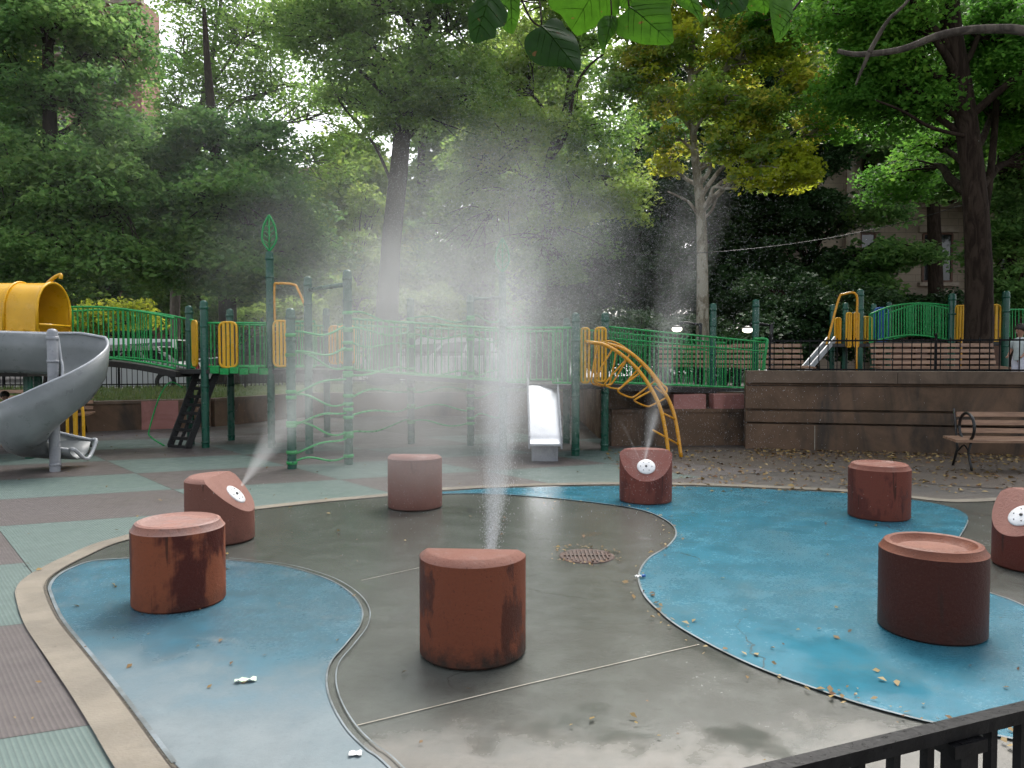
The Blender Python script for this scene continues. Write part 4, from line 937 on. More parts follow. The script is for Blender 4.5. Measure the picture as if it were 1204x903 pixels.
# ================================================================== cars
def car(loc, rz, paint_m, label, kind='sedan', group='cars parked along the street'):
    th = thing('parked_car', loc, label, 'car', group, rz)
    if kind == 'sedan': L, W_, body = 4.5, 1.76, [(-2.25, .35), (-2.22, .75), (-2.05, .88), (-1.5, .93), (1.0, .93), (1.9, .84), (2.2, .70), (2.25, .35)]; cab = [(-1.75, .90), (-1.05, 1.38), (.25, 1.42), (1.15, .90)]
    else: L, W_, body = 4.8, 1.9, [(-2.4, .4), (-2.4, 1.0), (-2.3, 1.08), (1.1, 1.10), (2.2, 1.0), (2.4, .8), (2.4, .4)]; cab = [(-2.35, 1.05), (-2.15, 1.72), (.35, 1.76), (1.25, 1.07)]
    h = W_ / 2; m = MB(); base = body + [(2.0, .22), (-2.0, .22)]; n = len(base)
    vs = []; prof_y = ((-h, .94), (-h + .07, 1.0), (h - .07, 1.0), (h, .94))
    for y, s in ((-h, .955), (-h + .10, 1), (h - .10, 1), (h, .955)): vs += [(x * (s if abs(x) > 1.8 else 1), y, .22 + (z - .22) * s) for x, z in base]
    fs = [tuple(range(n)), tuple(range(4 * n - 1, 3 * n - 1, -1))]
    for j in range(3): fs += [(j * n + i, (j + 1) * n + i, (j + 1) * n + (i + 1) % n, j * n + (i + 1) % n) for i in range(n)]
    m.add(vs, fs).build('body', paint_m, th, origin=(0, 0, 0))
    c = MB(); vs = []; k = len(cab)
    for y, s in ((-h + .06, 0), (-h + .22, 1), (h - .22, 1), (h - .06, 0)):
        vs += [(x, y if i in (0, k - 1) else math.copysign(h - .20, y) if not s else y, z if i in (0, k - 1) or s else z - .03) for i, (x, z) in enumerate(cab)]
    fs = [tuple(range(k)), tuple(range(4 * k - 1, 3 * k - 1, -1))]
    for j in range(3): fs += [(j * k + i, (j + 1) * k + i, (j + 1) * k + (i + 1) % k, j * k + (i + 1) % k) for i in range(k)]
    c.add(vs, fs).build('cabin_roof', paint_m, th, origin=(0, 0, 0))
    (ax, az), (bx, bz), (cx_, cz), (dx_, dz) = cab
    for s in (-1, 1):
        def qd(u0, u1):
            lo = lambda u: ax + .14 + (dx_ - .14 - ax - .14) * u; hi = lambda u: bx + .05 + (cx_ - bx - .1) * u
            return [(lo(u0), s * (h - .052), az + .06), (lo(u1), s * (h - .052), az + .06), (hi(u1), s * (h - .192), bz - .07), (hi(u0), s * (h - .192), bz - .07)]
        for u0, u1 in ((.03, .3), (.34, .63), (.67, .97)): MB().add(qd(u0, u1), [(0, 1, 2, 3)] if s < 0 else [(3, 2, 1, 0)]).build('side_window', M['car_glass'], th, origin=(0, 0, 0))
    for (p0, p1, nm) in ((cab[0], cab[1], 'rear_window'), (cab[3], cab[2], 'windscreen')):
        e = .012 * (1 if p0 is cab[3] else -1)
        P0 = (p0[0] * .93 + p1[0] * .07 + e, p0[1] * .93 + p1[1] * .07 + .012); P1_ = (p0[0] * .08 + p1[0] * .92 + e, p0[1] * .08 + p1[1] * .92 + .012)
        v = [(P0[0], -h + .18, P0[1]), (P0[0], h - .18, P0[1]), (P1_[0], h - .28, P1_[1]), (P1_[0], -h + .28, P1_[1])]
        MB().add(v, [(0, 1, 2, 3)]).build(nm, M['car_glass'], th, origin=(0, 0, 0))
    for x in (-1.4, 1.42):
        for s in (-1, 1):
            w = MB(); w.lathe([(.18, -.11), (.30, -.11), (.33, -.07), (.33, .07), (.30, .11), (.18, .11)], n=20); w.v = [(x + a, s * (h - .10) + c_, .33 + b) for a, b, c_ in w.v]; wo = w.build('wheel', M['rubber'], th, origin=(0, 0, 0))
            w = MB(); w.lathe([(.0001, .06), (.06, .06), (.19, .10), (.19, -.10), (.0001, -.10)], n=14); w.v = [(x + a, s * (h - .10) + s * c_, .33 + b) for a, b, c_ in w.v]; w.build('rim', M['chrome'], wo, origin=(0, 0, 0))
            a_ = MB(); a_.lathe([(.0001, .0), (.38, .0)], n=20); a_.v = [(x + a, s * (h + .002), .35 + b) for a, b, c_ in a_.v if True]; a_.build('wheel_arch', M['rubber'], th, origin=(0, 0, 0)) if False else None
    for s in (-1, 1):
        MB().box((2.235 if kind == 'sedan' else 2.385, s * (h - .3), .66), (.05, .34, .13)).build('headlight', M['rim_grey'], th, origin=(0, 0, 0))
        MB().box((-2.225 if kind == 'sedan' else -2.39, s * (h - .26), .76), (.05, .26, .16)).build('tail_light', M['red_light'], th, origin=(0, 0, 0))
    return th
rzc = R(17)
car((-11.6, 23.3, .52), R(184), M['silver'], 'silver sedan parked under the arched green bridge', 'sedan')
car((-8.2, 26.0, .52), R(190), M['dark_paint'], 'dark green sport utility car behind the yellow slotted panel', 'suv')
car((-19.5, 22.8, .52), R(8), M['white_paint'], 'white car seen below the yellow barrel roof tower', 'sedan')
car((-2.9, 27.5, .52), R(185), M['white_paint'], 'white car glimpsed through the mist and the railing pickets', 'suv')
car((-14.8, 29.5, .52), R(182), M['white_paint'], 'white van-like car on the far side of the street behind the silver sedan', 'suv')

# ================================================================== buildings
def building(name, label, x0, x1, y, depth, z0, z1, wall_m, rows, cols, ww, wh, first, pitch, rz=0, door=None, cat='building'):
    th = thing(name, (x0, y, z0), label, cat, None, rz)
    MB().box(((x1 - x0) / 2, depth / 2, (z1 - z0) / 2), (x1 - x0, depth, z1 - z0)).build('wall', wall_m, th, origin=(0, 0, 0))
    MB().box(((x1 - x0) / 2, -.05, z1 - z0 - .2), (x1 - x0 + .4, .5, .5)).build('cornice', M['tan_trim'], th, origin=(0, 0, 0))
    for r_ in range(rows):
        for c_ in range(cols):
            cx_ = (x1 - x0) * (c_ + .5) / cols; cz = first + r_ * pitch
            f = MB(); 
            for dx in (-ww / 2, 0, ww / 2): f.box((cx_ + dx, -.01, cz), (.08, .10, wh))
            for dz in (-wh / 2, 0, wh / 2): f.box((cx_, -.012, cz + dz), (ww, .09, .08))
            fo = f.build('window', M['dark_wood'], th, origin=(0, 0, 0))
            MB().box((cx_, -.004, cz), (ww, .03, wh)).build('pane', M['window_glass'], fo, origin=(0, 0, 0))
            MB().box((cx_, -.10, cz - wh / 2 - .12), (ww + .4, .24, .14)).build('sill', M['tan_trim'], fo, origin=(0, 0, 0))
            MB().box((cx_, -.06, cz + wh / 2 + .16), (ww + .4, .16, .22)).build('lintel', M['tan_trim'], fo, origin=(0, 0, 0))
    return th
bd = building('brownstone_house', 'brownstone town house with tall dark windows behind the thick tree trunk', 12.4, 34, 31, 10, TZ, 15.5, M['brownstone'], 4, 7, 1.15, 1.9, 4.6, 3.1)
MB().box((6.5, -.5, 1.5), (9, .9, 3.0)).build('porch', M['dark_wood'], bd, origin=(0, 0, 0)); MB().box((5, -.97, 1.2), (2.2, .06, 2.4)).build('garage_door', M['cast_iron'], bd, origin=(0, 0, 0))
MB().box((6.5, -.6, 3.1), (9.6, 1.3, .2)).build('porch_roof', M['tan_trim'], bd, origin=(0, 0, 0))
for x in (1.1, 6.1): MB().lathe([(.28, 3.2), (.25, 10), (.3, 10.2)], (x, -.35, 0), 16).build('downpipe_column', M['tan_trim'], bd, origin=(0, 0, 0))
building('brick_building', 'tall red brick building above the trees on the left', -75, -26.6, 56, 3, .5, 27.2, M['brick'], 7, 12, 1.3, 1.9, 4, 3.3)
building('brick_building', 'low brick row house glimpsed under the dark trees', -24, -10.5, 44, 10, .5, 7.2, M['brick'], 2, 7, 1.0, 1.7, 2.2, 3)
building('row_house', 'distant grey roofed house glimpsed through the sky gap', -21, -13, 72, 10, .5, 19.0, M['roofgrey'], 3, 4, 1.2, 1.8, 8, 3.4)
building('brick_building', 'reddish house behind the middle of the spray', -8, 3, 46, 10, .5, 7, M['brick'], 2, 5, 1.0, 1.7, 2.4, 3)

# ================================================================== trees
def tree(name, label, trunk, blobs, leaf=.13, leafmat='lf_mid', barkm='bark_dark', seed=1, per=170, clump=.55, n_sub=16, cat='tree', group=None, z0=0.0, flat=.5, spread=1.0, branches=(), alt=None):
    """trunk: [(x, y, z, r), ...]; blobs: [(x, y, z, rx, rz, weight, material or None)] in metres; leaves sit in clumps at the twig ends"""
    rg = random.Random(seed); ns = np.random.RandomState(seed)
    th = thing(name, (trunk[0][0], trunk[0][1], trunk[0][2]), label, cat, group)
    tp = [Vector(t[:3]) for t in trunk]; tr = [t[3] for t in trunk]
    sm = smooth_line(tp, 5); rr = []
    for i in range(len(sm)):
        k = i / (len(sm) - 1) * (len(tr) - 1); j = min(int(k), len(tr) - 2); rr.append(tr[j] + (tr[j + 1] - tr[j]) * (k - j))
    rr[0] *= 1.35; rr[1] *= 1.12
    m = MB(); m.tube(sm, rr, 12)
    tk = m.build('trunk', M[barkm], th)
    lm = MB(); groups = {}
    for bi, (x, y, z, rx, rz, w, mt) in enumerate(blobs):
        c = Vector((x, y, z))
        # limb leaves the trunk well below the blob
        best = min(range(len(sm)), key=lambda i: abs(sm[i].z - (z - .55 * ((sm[i] - c).to_2d().length) - .3 * rz)))
        best = min(max(best, int(len(sm) * .35)), len(sm) - 1)
        s0 = sm[best]; md = s0.lerp(c, .5) + Vector((rg.uniform(-.3, .3), rg.uniform(-.3, .3), .12 * (c - s0).length)); r0 = min(rr[best] * .55, .05 + .02 * (c - s0).length)
        q1 = s0.lerp(md, .5) + Vector((rg.uniform(-.15, .15), rg.uniform(-.15, .15), 0))
        limb = smooth_line([s0, q1, md, md.lerp(c, .5) + Vector((rg.uniform(-.2, .2), 0, rg.uniform(-.2, .2))), c], 4); LN = len(limb)
        lm.tube(limb, [r0 * (1 - .78 * i / (LN - 1)) for i in range(LN)], 6)
        cl = []
        for k in range(int(n_sub * w * 1.35)):
            while True:
                v = Vector((rg.uniform(-1, 1), rg.uniform(-1, 1), rg.uniform(-1, 1)))
                if .25 < v.length < 1: break
            v *= (.75 + .35 * rg.random()); tgt = c + Vector((v.x * rx, v.y * rx * .9, v.z * rz))
            s = limb[rg.randint(LN // 2, LN - 1)]; mid = s.lerp(tgt, .5) + Vector((rg.uniform(-.2, .2), rg.uniform(-.2, .2), rg.uniform(0, .3)))
            q = smooth_line([s, mid, tgt], 3); lm.tube(q, [.022 * (1 - .7 * i / (len(q) - 1)) + .004 for i in range(len(q))], 4, cap=False)
            cl.append((tgt, clump * rg.uniform(.6, 1.3)))
            if rg.random() < .6: cl.append((mid + Vector((rg.uniform(-.3, .3), rg.uniform(-.3, .3), rg.uniform(-.1, .3))), clump * rg.uniform(.4, .8)))
        for (p, cr) in cl:
            n = int(per * (cr / clump) ** 2 * rg.uniform(.6, 1.2))
            g = ns.normal(0, 1, (n, 3)); g /= np.maximum(1e-6, np.linalg.norm(g, axis=1))[:, None]; g *= (ns.uniform(0, 1, n) ** .45)[:, None]
            # sprays: flattened, drooping towards the rim
            rad = np.hypot(g[:, 0], g[:, 1]); g[:, 2] = g[:, 2] * flat - .35 * rad ** 2
            groups.setdefault((rg.choice(mt) if isinstance(mt, tuple) else mt) or leafmat, []).append(np.array(p)[None] + g * cr * np.array([spread * 1.15, spread * 1.15, 1]))
    for pts_, r_ in branches: lm.tube(smooth_line(pts_, 5), [r_ * (1 - .6 * i / (5 * (len(pts_) - 1))) for i in range(5 * (len(pts_) - 1) + 1)], 8)
    lm.build('branches', M[barkm], tk, origin=world_loc(th))
    for i, (mt, arr) in enumerate(groups.items()):
        C_ = np.concatenate(arr); leaf_cloud('crown', C_, leaf, M[mt], seed * 10 + i, tilt=.8, parent=th, origin=trunk[0][:3])
    return th
def B(px, py, Y, rx, rz, w=1.0, mt=None): p = at(px, py, Y); return (p.x, p.y, p.z, rx / F * Y, rz / F * Y, w, mt)
def T(*pts):          # trunk from pixel centres at one depth: (px, py, Y, r)
    return [(*at(a, b, Y), r) for a, b, Y, r in pts]
def TG(px, Y, z0, r, rest): return [((px - CX) / F * Y, Y, z0, r)] + T(*rest)

tree('maple_tree', 'dark green maple at the far left in front of the brick building', TG(66, 19, .55, .24, [(62, 240, 19, .2), (58, 120, 19, .15), (56, 10, 19, .1), (60, -120, 19, .05)]),
     [B(20, 100, 19, 60, 60, .9), B(95, 120, 19, 70, 70, .9), B(20, 210, 18.5, 80, 60, 1.5), B(110, 225, 18.5, 80, 60, 1.5), B(10, 290, 18.5, 60, 40, 1.3), B(80, 295, 18, 80, 38, 1.5), B(70, 30, 19, 70, 60, 1.0), B(20, 20, 19, 50, 50, .6), B(135, 60, 20, 50, 60, .9), B(60, -70, 19, 110, 60, 1), B(-80, 180, 19, 90, 120, 2), B(6, 70, 21, 26, 30, .7, 'lf_gold'), B(150, 300, 18.5, 50, 30, 1)],
     leaf=.13, leafmat='lf_dark', seed=11, n_sub=20, per=210)
tree('maple_tree', 'dense dark maple behind the arched green bridge', TG(268, 20.8, .55, .26, [(266, 300, 20.8, .22), (255, 200, 20.8, .16), (245, 90, 21, .1), (240, 10, 21, .05)]),
     [B(190, 210, 21, 75, 60, 1.3), B(260, 240, 20, 85, 60, 1.6), B(330, 250, 20.5, 75, 60, 1.5), B(200, 300, 19.5, 70, 36, 1.5), B(290, 310, 19.5, 80, 34, 1.7), B(365, 300, 20.5, 50, 40, 1.0), B(235, 165, 21, 70, 40, 1.0), B(310, 175, 21, 60, 40, .9), B(140, 170, 22, 50, 50, .8)],
     leaf=.14, leafmat='lf_dark', seed=23, n_sub=20, per=210)
tree('honey_locust', 'thin crowned tree whose leaves are speckled with sky above the maples', TG(205, 30, .52, .2, [(208, 300, 30, .18), (225, 180, 30, .14), (245, 90, 30, .1), (260, 0, 30, .06), (265, -60, 30, .03)]),
     [B(220, 60, 30, 55, 40, .8), B(290, 40, 30, 70, 40, 1.2), B(260, 110, 30, 60, 40, 1.0), B(200, 120, 30, 40, 40, .6), B(330, 100, 30, 60, 50, .9), B(340, 20, 29, 50, 30, .8), B(220, 0, 30, 60, 30, .6), B(290, -40, 30, 90, 40, 1), B(385, 130, 30, 45, 40, .55), B(370, 190, 30, 50, 40, .8)],
     leaf=.15, leafmat='lf_mid', barkm='bark_grey', seed=31, n_sub=22, per=110, clump=.8)
tree('tall_elm', 'tall tree with leaning hazy grey trunk behind the top of the spray', TG(450, 22, .55, .40, [(459, 300, 22, .28), (469, 200, 22, .26), (476, 130, 22, .22), (492, 60, 22, .16), (520, -30, 22, .12), (530, -120, 22, .05)]),
     [B(430, 70, 22, 80, 45, 1.2), B(510, 80, 21.5, 75, 50, 1.4), B(380, 30, 22, 70, 36, 1.1), B(450, 10, 22, 90, 40, 1.3), B(540, 20, 22, 70, 50, 1.2), B(480, 130, 22, 60, 40, 1.0), B(545, 120, 22, 50, 50, 1.0), B(370, -40, 22, 120, 50, 1.6), B(520, -60, 22, 120, 50, 1.8), B(405, 120, 23, 30, 24, .35)],
     leaf=.12, leafmat='lf_mid', barkm='bark_dark', seed=41, n_sub=20, per=200,
     branches=[([at(476, 150, 22), at(450, 110, 21.6), at(420, 80, 21.4), at(395, 60, 21.4)], .09), ([at(466, 230, 22.2), at(440, 170, 22.5), at(400, 120, 22.5), at(380, 70, 22.5)], .05)])
tree('locust_tree', 'feathery light green tree in the centre with dark forked limbs', TG(650, 24, TZ - .1, .22, [(650, 300, 24, .2), (645, 200, 24, .16), (668, 120, 24, .12), (672, 40, 24, .09), (680, -40, 24, .05)]),
     [B(590, 90, 24, 60, 50, 1.2, 'lf_light'), B(660, 60, 24, 60, 50, 1.0), B(600, 160, 23.5, 70, 45, 1.4, 'lf_light'), B(690, 150, 24, 60, 50, 1.2), B(610, 230, 24, 70, 50, 1.4), B(700, 230, 23.5, 70, 50, 1.5, 'lf_light'), B(560, 200, 25, 60, 60, 1.4), B(640, 300, 24, 90, 40, 1.6, 'lf_dark'), B(640, 0, 24, 90, 40, 1.3, 'lf_light'), B(650, -60, 24, 120, 50, 1.5), B(550, 290, 25, 70, 50, 1.4, 'lf_dark')],
     leaf=.12, leafmat='lf_mid', seed=53, n_sub=20, per=210, branches=[([at(645, 190, 23.5), at(665, 160, 23.3), at(675, 110, 23.3), at(690, 80, 23.3), at(715, 60, 23.3)], .07)])
YM = ('lf_yellow', 'lf_yellow', 'lf_gold', 'lf_light', 'lf_mid')
tree('plane_tree', 'yellowing plane tree with pale mottled trunk behind the ramp railing', TG(826, 20, TZ, .19, [(826, 330, 20, .15), (824, 250, 20, .13), (816, 170, 20, .10), (812, 90, 20, .08), (820, 0, 20, .05), (822, -80, 20, .03)]),
     [B(765, 60, 20, 40, 36, .8, YM), B(815, 40, 19.5, 50, 34, .9, YM), B(870, 70, 19.5, 50, 34, 1.0, YM), B(925, 50, 19.3, 50, 34, 1.0, YM), B(780, 115, 20, 36, 26, .6, YM), B(850, 120, 19, 44, 26, .8, YM), B(905, 125, 19, 44, 30, .9, YM), B(790, 165, 20, 30, 16, .4, YM), B(955, 100, 18.8, 40, 34, .9, YM),
      B(860, 165, 19, 34, 20, .6, YM), B(905, 175, 18.8, 36, 20, .6, YM), B(935, 192, 18.5, 34, 22, 1.1, 'lf_gold'), B(890, 205, 18.6, 28, 12, .4, ('lf_gold', 'lf_light')), B(780, 195, 20, 20, 10, .3, 'lf_gold'), B(840, 0, 19.5, 100, 30, 1.3, YM), B(740, 10, 20, 50, 36, .9, ('lf_mid', 'lf_light')), B(915, 10, 19, 60, 30, .9, ('lf_vivid', 'lf_yellow')), B(840, -70, 19.5, 130, 50, 2, YM), B(725, 90, 20.5, 36, 50, .8, ('lf_mid', 'lf_light')), B(970, 150, 19, 34, 24, .6, ('lf_vivid', 'lf_yellow'))],
     leaf=.13, leafmat='lf_yellow', barkm='bark_pale', seed=61, n_sub=17, per=150, clump=.42, z0=TZ,
     branches=[([at(826, 262, 20), at(812, 240, 19.8), at(800, 232, 19.8), at(785, 225, 19.8)], .05), ([at(827, 258, 20), at(838, 245, 19.8), at(845, 225, 19.7)], .045)])
tree('big_street_tree', 'thick dark trunked tree rising in front of the brownstone house', TG(1150, 16.2, TZ, .29, [(1151, 330, 16.2, .26), (1146, 230, 16.2, .235), (1133, 120, 16.2, .21), (1118, 30, 16.2, .20), (1114, -60, 16.2, .17), (1110, -180, 16.2, .1)]),
     [B(1060, 50, 16.5, 60, 45, 1.5), B(1170, 40, 17, 50, 50, 1.6), B(1060, 120, 17, 70, 36, 1.5), B(1190, 120, 17.5, 50, 50, 1.6), B(1010, 90, 17, 50, 40, 1.2), B(1000, 20, 16.5, 60, 40, 1.3), B(1100, -60, 16, 150, 50, 3), B(1230, 200, 18, 60, 60, 1.4, 'lf_dark'), B(1190, 220, 19, 40, 40, .8, 'lf_dark'), B(1060, 215, 20, 50, 16, .8), B(1100, 170, 18, 40, 20, .5), B(1260, 60, 16, 80, 80, 1.5)],
     leaf=.105, leafmat='lf_vivid', seed=71, n_sub=22, per=190, clump=.5,
     branches=[([at(1118, 60, 16.2), at(1094, 30, 16), at(1078, 12, 15.8), at(1066, -20, 15.6)], .10), ([at(1150, 300, 16.2), at(1165, 200, 16.6), at(1172, 100, 17), at(1170, 0, 17), at(1168, -60, 17)], .09), ([at(1135, 160, 16.1), at(1095, 150, 15.9), at(1060, 130, 15.7), at(1030, 118, 15.6)], .045)])
tree('near_limb_tree', 'tree whose long bare grey limb crosses the upper right corner', [(8.6, 8.2, 0, .3), (8.5, 8.2, 2.5, .26), (8.2, 8.1, 5, .22), (8.0, 8.1, 8, .12)],
     [(8.5, 8, 8.4, 2.2, 1.2, 1.5, None), (6.8, 8.6, 8.2, 1.6, .9, 1.0, None), (9.5, 6.5, 7.5, 1.8, 1.2, 1.2, None)], leaf=.10, leafmat='lf_vivid', barkm='bark_grey', seed=81, n_sub=14, per=140,
     branches=[([(8.3, 8.15, 4.3), at(1240, 44, 8.3), at(1170, 34, 8.5), at(1110, 40, 8.7), at(1060, 58, 8.8), at(1010, 64, 8.9), at(985, 60, 9.0)], .062),
               ([at(1022, 62, 8.85), at(1034, 40, 8.8), at(1046, 22, 8.7), at(1068, 0, 8.6), at(1080, -30, 8.6)], .028), ([at(1022, 62, 8.85), at(1012, 85, 8.9), at(1006, 100, 8.9)], .025)])
# darker trees and bushes on the terrace side
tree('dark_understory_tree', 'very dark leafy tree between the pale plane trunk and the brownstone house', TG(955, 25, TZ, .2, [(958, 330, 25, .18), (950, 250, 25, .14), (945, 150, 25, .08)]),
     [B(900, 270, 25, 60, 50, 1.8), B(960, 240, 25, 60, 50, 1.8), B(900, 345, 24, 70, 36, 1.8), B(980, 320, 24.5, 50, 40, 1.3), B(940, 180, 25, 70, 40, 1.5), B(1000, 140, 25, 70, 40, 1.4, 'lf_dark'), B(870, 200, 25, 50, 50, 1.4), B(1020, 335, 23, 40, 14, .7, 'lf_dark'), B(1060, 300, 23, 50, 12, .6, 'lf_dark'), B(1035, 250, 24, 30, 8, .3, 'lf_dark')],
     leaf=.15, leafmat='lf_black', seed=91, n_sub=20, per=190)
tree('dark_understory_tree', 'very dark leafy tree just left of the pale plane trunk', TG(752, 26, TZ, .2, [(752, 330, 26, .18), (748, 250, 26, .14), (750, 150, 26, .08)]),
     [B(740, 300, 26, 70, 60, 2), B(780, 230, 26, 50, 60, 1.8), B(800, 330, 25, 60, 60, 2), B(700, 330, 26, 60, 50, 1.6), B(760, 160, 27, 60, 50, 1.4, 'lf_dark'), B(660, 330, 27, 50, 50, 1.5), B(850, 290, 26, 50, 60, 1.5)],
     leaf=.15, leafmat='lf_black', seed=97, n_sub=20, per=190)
tree('slender_tree', 'slim dark tree just right of the thick trunk', TG(1190, 21, TZ, .16, [(1188, 300, 21, .14), (1180, 200, 21, .12), (1178, 60, 21, .08)]),
     [B(1180, 290, 21, 40, 40, 1.0), B(1200, 340, 20.5, 40, 24, .9), B(1215, 250, 21, 50, 50, 1.2), B(1170, 180, 21, 50, 50, 1.2), B(1100, 215, 22, 40, 14, .6), B(1130, 20, 22, 90, 80, 2.4)], leaf=.14, leafmat='lf_dark', seed=99, n_sub=18, per=170)
def bush(label, blobs, leafmat, seed, Y, z0, px, leaf=.12, per=190, name='bush'):
    return tree(name, label, [((px - CX) / F * Y, Y, z0, .05), ((px - CX) / F * Y, Y, z0 + .5, .04), ((px - CX) / F * Y, Y, z0 + 1, .02)], blobs, leaf=leaf, leafmat=leafmat, seed=seed, per=per, n_sub=14, clump=.45, cat='bush')
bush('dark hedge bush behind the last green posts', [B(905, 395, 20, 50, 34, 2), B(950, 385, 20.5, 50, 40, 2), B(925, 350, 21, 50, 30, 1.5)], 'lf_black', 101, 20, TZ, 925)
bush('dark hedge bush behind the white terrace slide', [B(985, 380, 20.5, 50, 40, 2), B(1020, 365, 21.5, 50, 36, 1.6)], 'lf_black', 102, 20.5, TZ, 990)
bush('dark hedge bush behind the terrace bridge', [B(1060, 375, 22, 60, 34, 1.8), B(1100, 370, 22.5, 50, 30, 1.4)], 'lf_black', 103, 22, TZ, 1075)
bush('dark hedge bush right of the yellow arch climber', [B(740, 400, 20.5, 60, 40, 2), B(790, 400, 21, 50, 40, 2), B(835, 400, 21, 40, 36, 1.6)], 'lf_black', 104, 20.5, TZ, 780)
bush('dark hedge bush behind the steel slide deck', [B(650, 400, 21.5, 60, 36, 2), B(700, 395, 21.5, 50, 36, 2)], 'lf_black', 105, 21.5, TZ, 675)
bush('yellow green bush behind the left end of the arched bridge', [B(105, 378, 22, 26, 16, 1.5), B(150, 372, 23, 30, 12, 1.0)], 'lf_gold', 106, 22, .6, 115)
bush('yellow green bush between the tall post and the wavy rungs', [B(345, 365, 25, 34, 16, 1.2), B(300, 372, 26, 30, 12, .8)], 'lf_light', 107, 25, .55, 345)
bush('pale green bush low behind the leaning elm trunk', [B(425, 300, 28, 26, 40, 1.4), B(430, 240, 29, 24, 26, 1.0), B(500, 360, 27, 60, 30, 1.6), B(420, 360, 27, 40, 26, 1.2)], 'lf_light', 108, 28, .5, 430)
# far trees that close the view between the nearer ones
def far_tree(px, Y, py_top, rx, mt, seed, label, low=380):
    z = lambda py: py
    h = low - py_top; bl = []
    rg = random.Random(seed)
    for i in range(7):
        t = i / 6; bl.append(B(px + rg.uniform(-.5, .5) * rx, py_top + h * (.14 + .78 * t), Y + rg.uniform(-1, 1), rx * (.55 + .3 * math.sin(math.pi * t)), h * .16, 1.2))
    return tree('far_tree', label, TG(px, Y, .5, .3, [(px, 330, Y, .26), (px - 5, (py_top + 330) / 2, Y, .18), (px, py_top + 20, Y, .06)]), bl, leaf=.24, leafmat=mt, seed=seed, per=150, clump=.95, n_sub=20, group='trees beyond the playground')
far_tree(40, 36, 110, 90, 'lf_mid', 201, 'mid green far tree in front of the tall brick building', 400)
far_tree(130, 38, 150, 80, 'lf_dark', 202, 'far tree filling behind the far left maple', 400)
far_tree(215, 42, 240, 80, 'lf_mid', 203, 'far tree low behind the dense maple', 395)
far_tree(320, 40, 215, 80, 'lf_mid', 204, 'far tree behind the right half of the dense maple', 395)
far_tree(385, 44, 225, 60, 'lf_light', 205, 'light green far tree below the white sky gap', 395)
far_tree(445, 33, 150, 60, 'lf_light', 215, 'pale far tree just left of the leaning elm trunk', 395)
far_tree(500, 36, 60, 80, 'lf_mid', 206, 'far tree directly behind the leaning elm', 390)
far_tree(575, 38, 20, 80, 'lf_dark', 207, 'far tree behind the left of the feathery tree', 390)
far_tree(632, 33, 10, 60, 'lf_light', 214, 'light far tree right behind the feathery tree', 330)
far_tree(680, 38, 40, 90, 'lf_dark', 208, 'far dark tree behind the right of the feathery tree', 390)
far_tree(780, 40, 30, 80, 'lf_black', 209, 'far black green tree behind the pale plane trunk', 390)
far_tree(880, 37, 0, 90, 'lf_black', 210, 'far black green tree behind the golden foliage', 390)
far_tree(990, 36, -20, 80, 'lf_dark', 211, 'far tree above the left of the brownstone house', 200)
far_tree(1100, 29, -60, 100, 'lf_dark', 212, 'far tree whose crown hangs over the brownstone house', 170)
far_tree(1200, 28, -60, 90, 'lf_dark', 213, 'far tree over the right end of the brownstone house', 230)

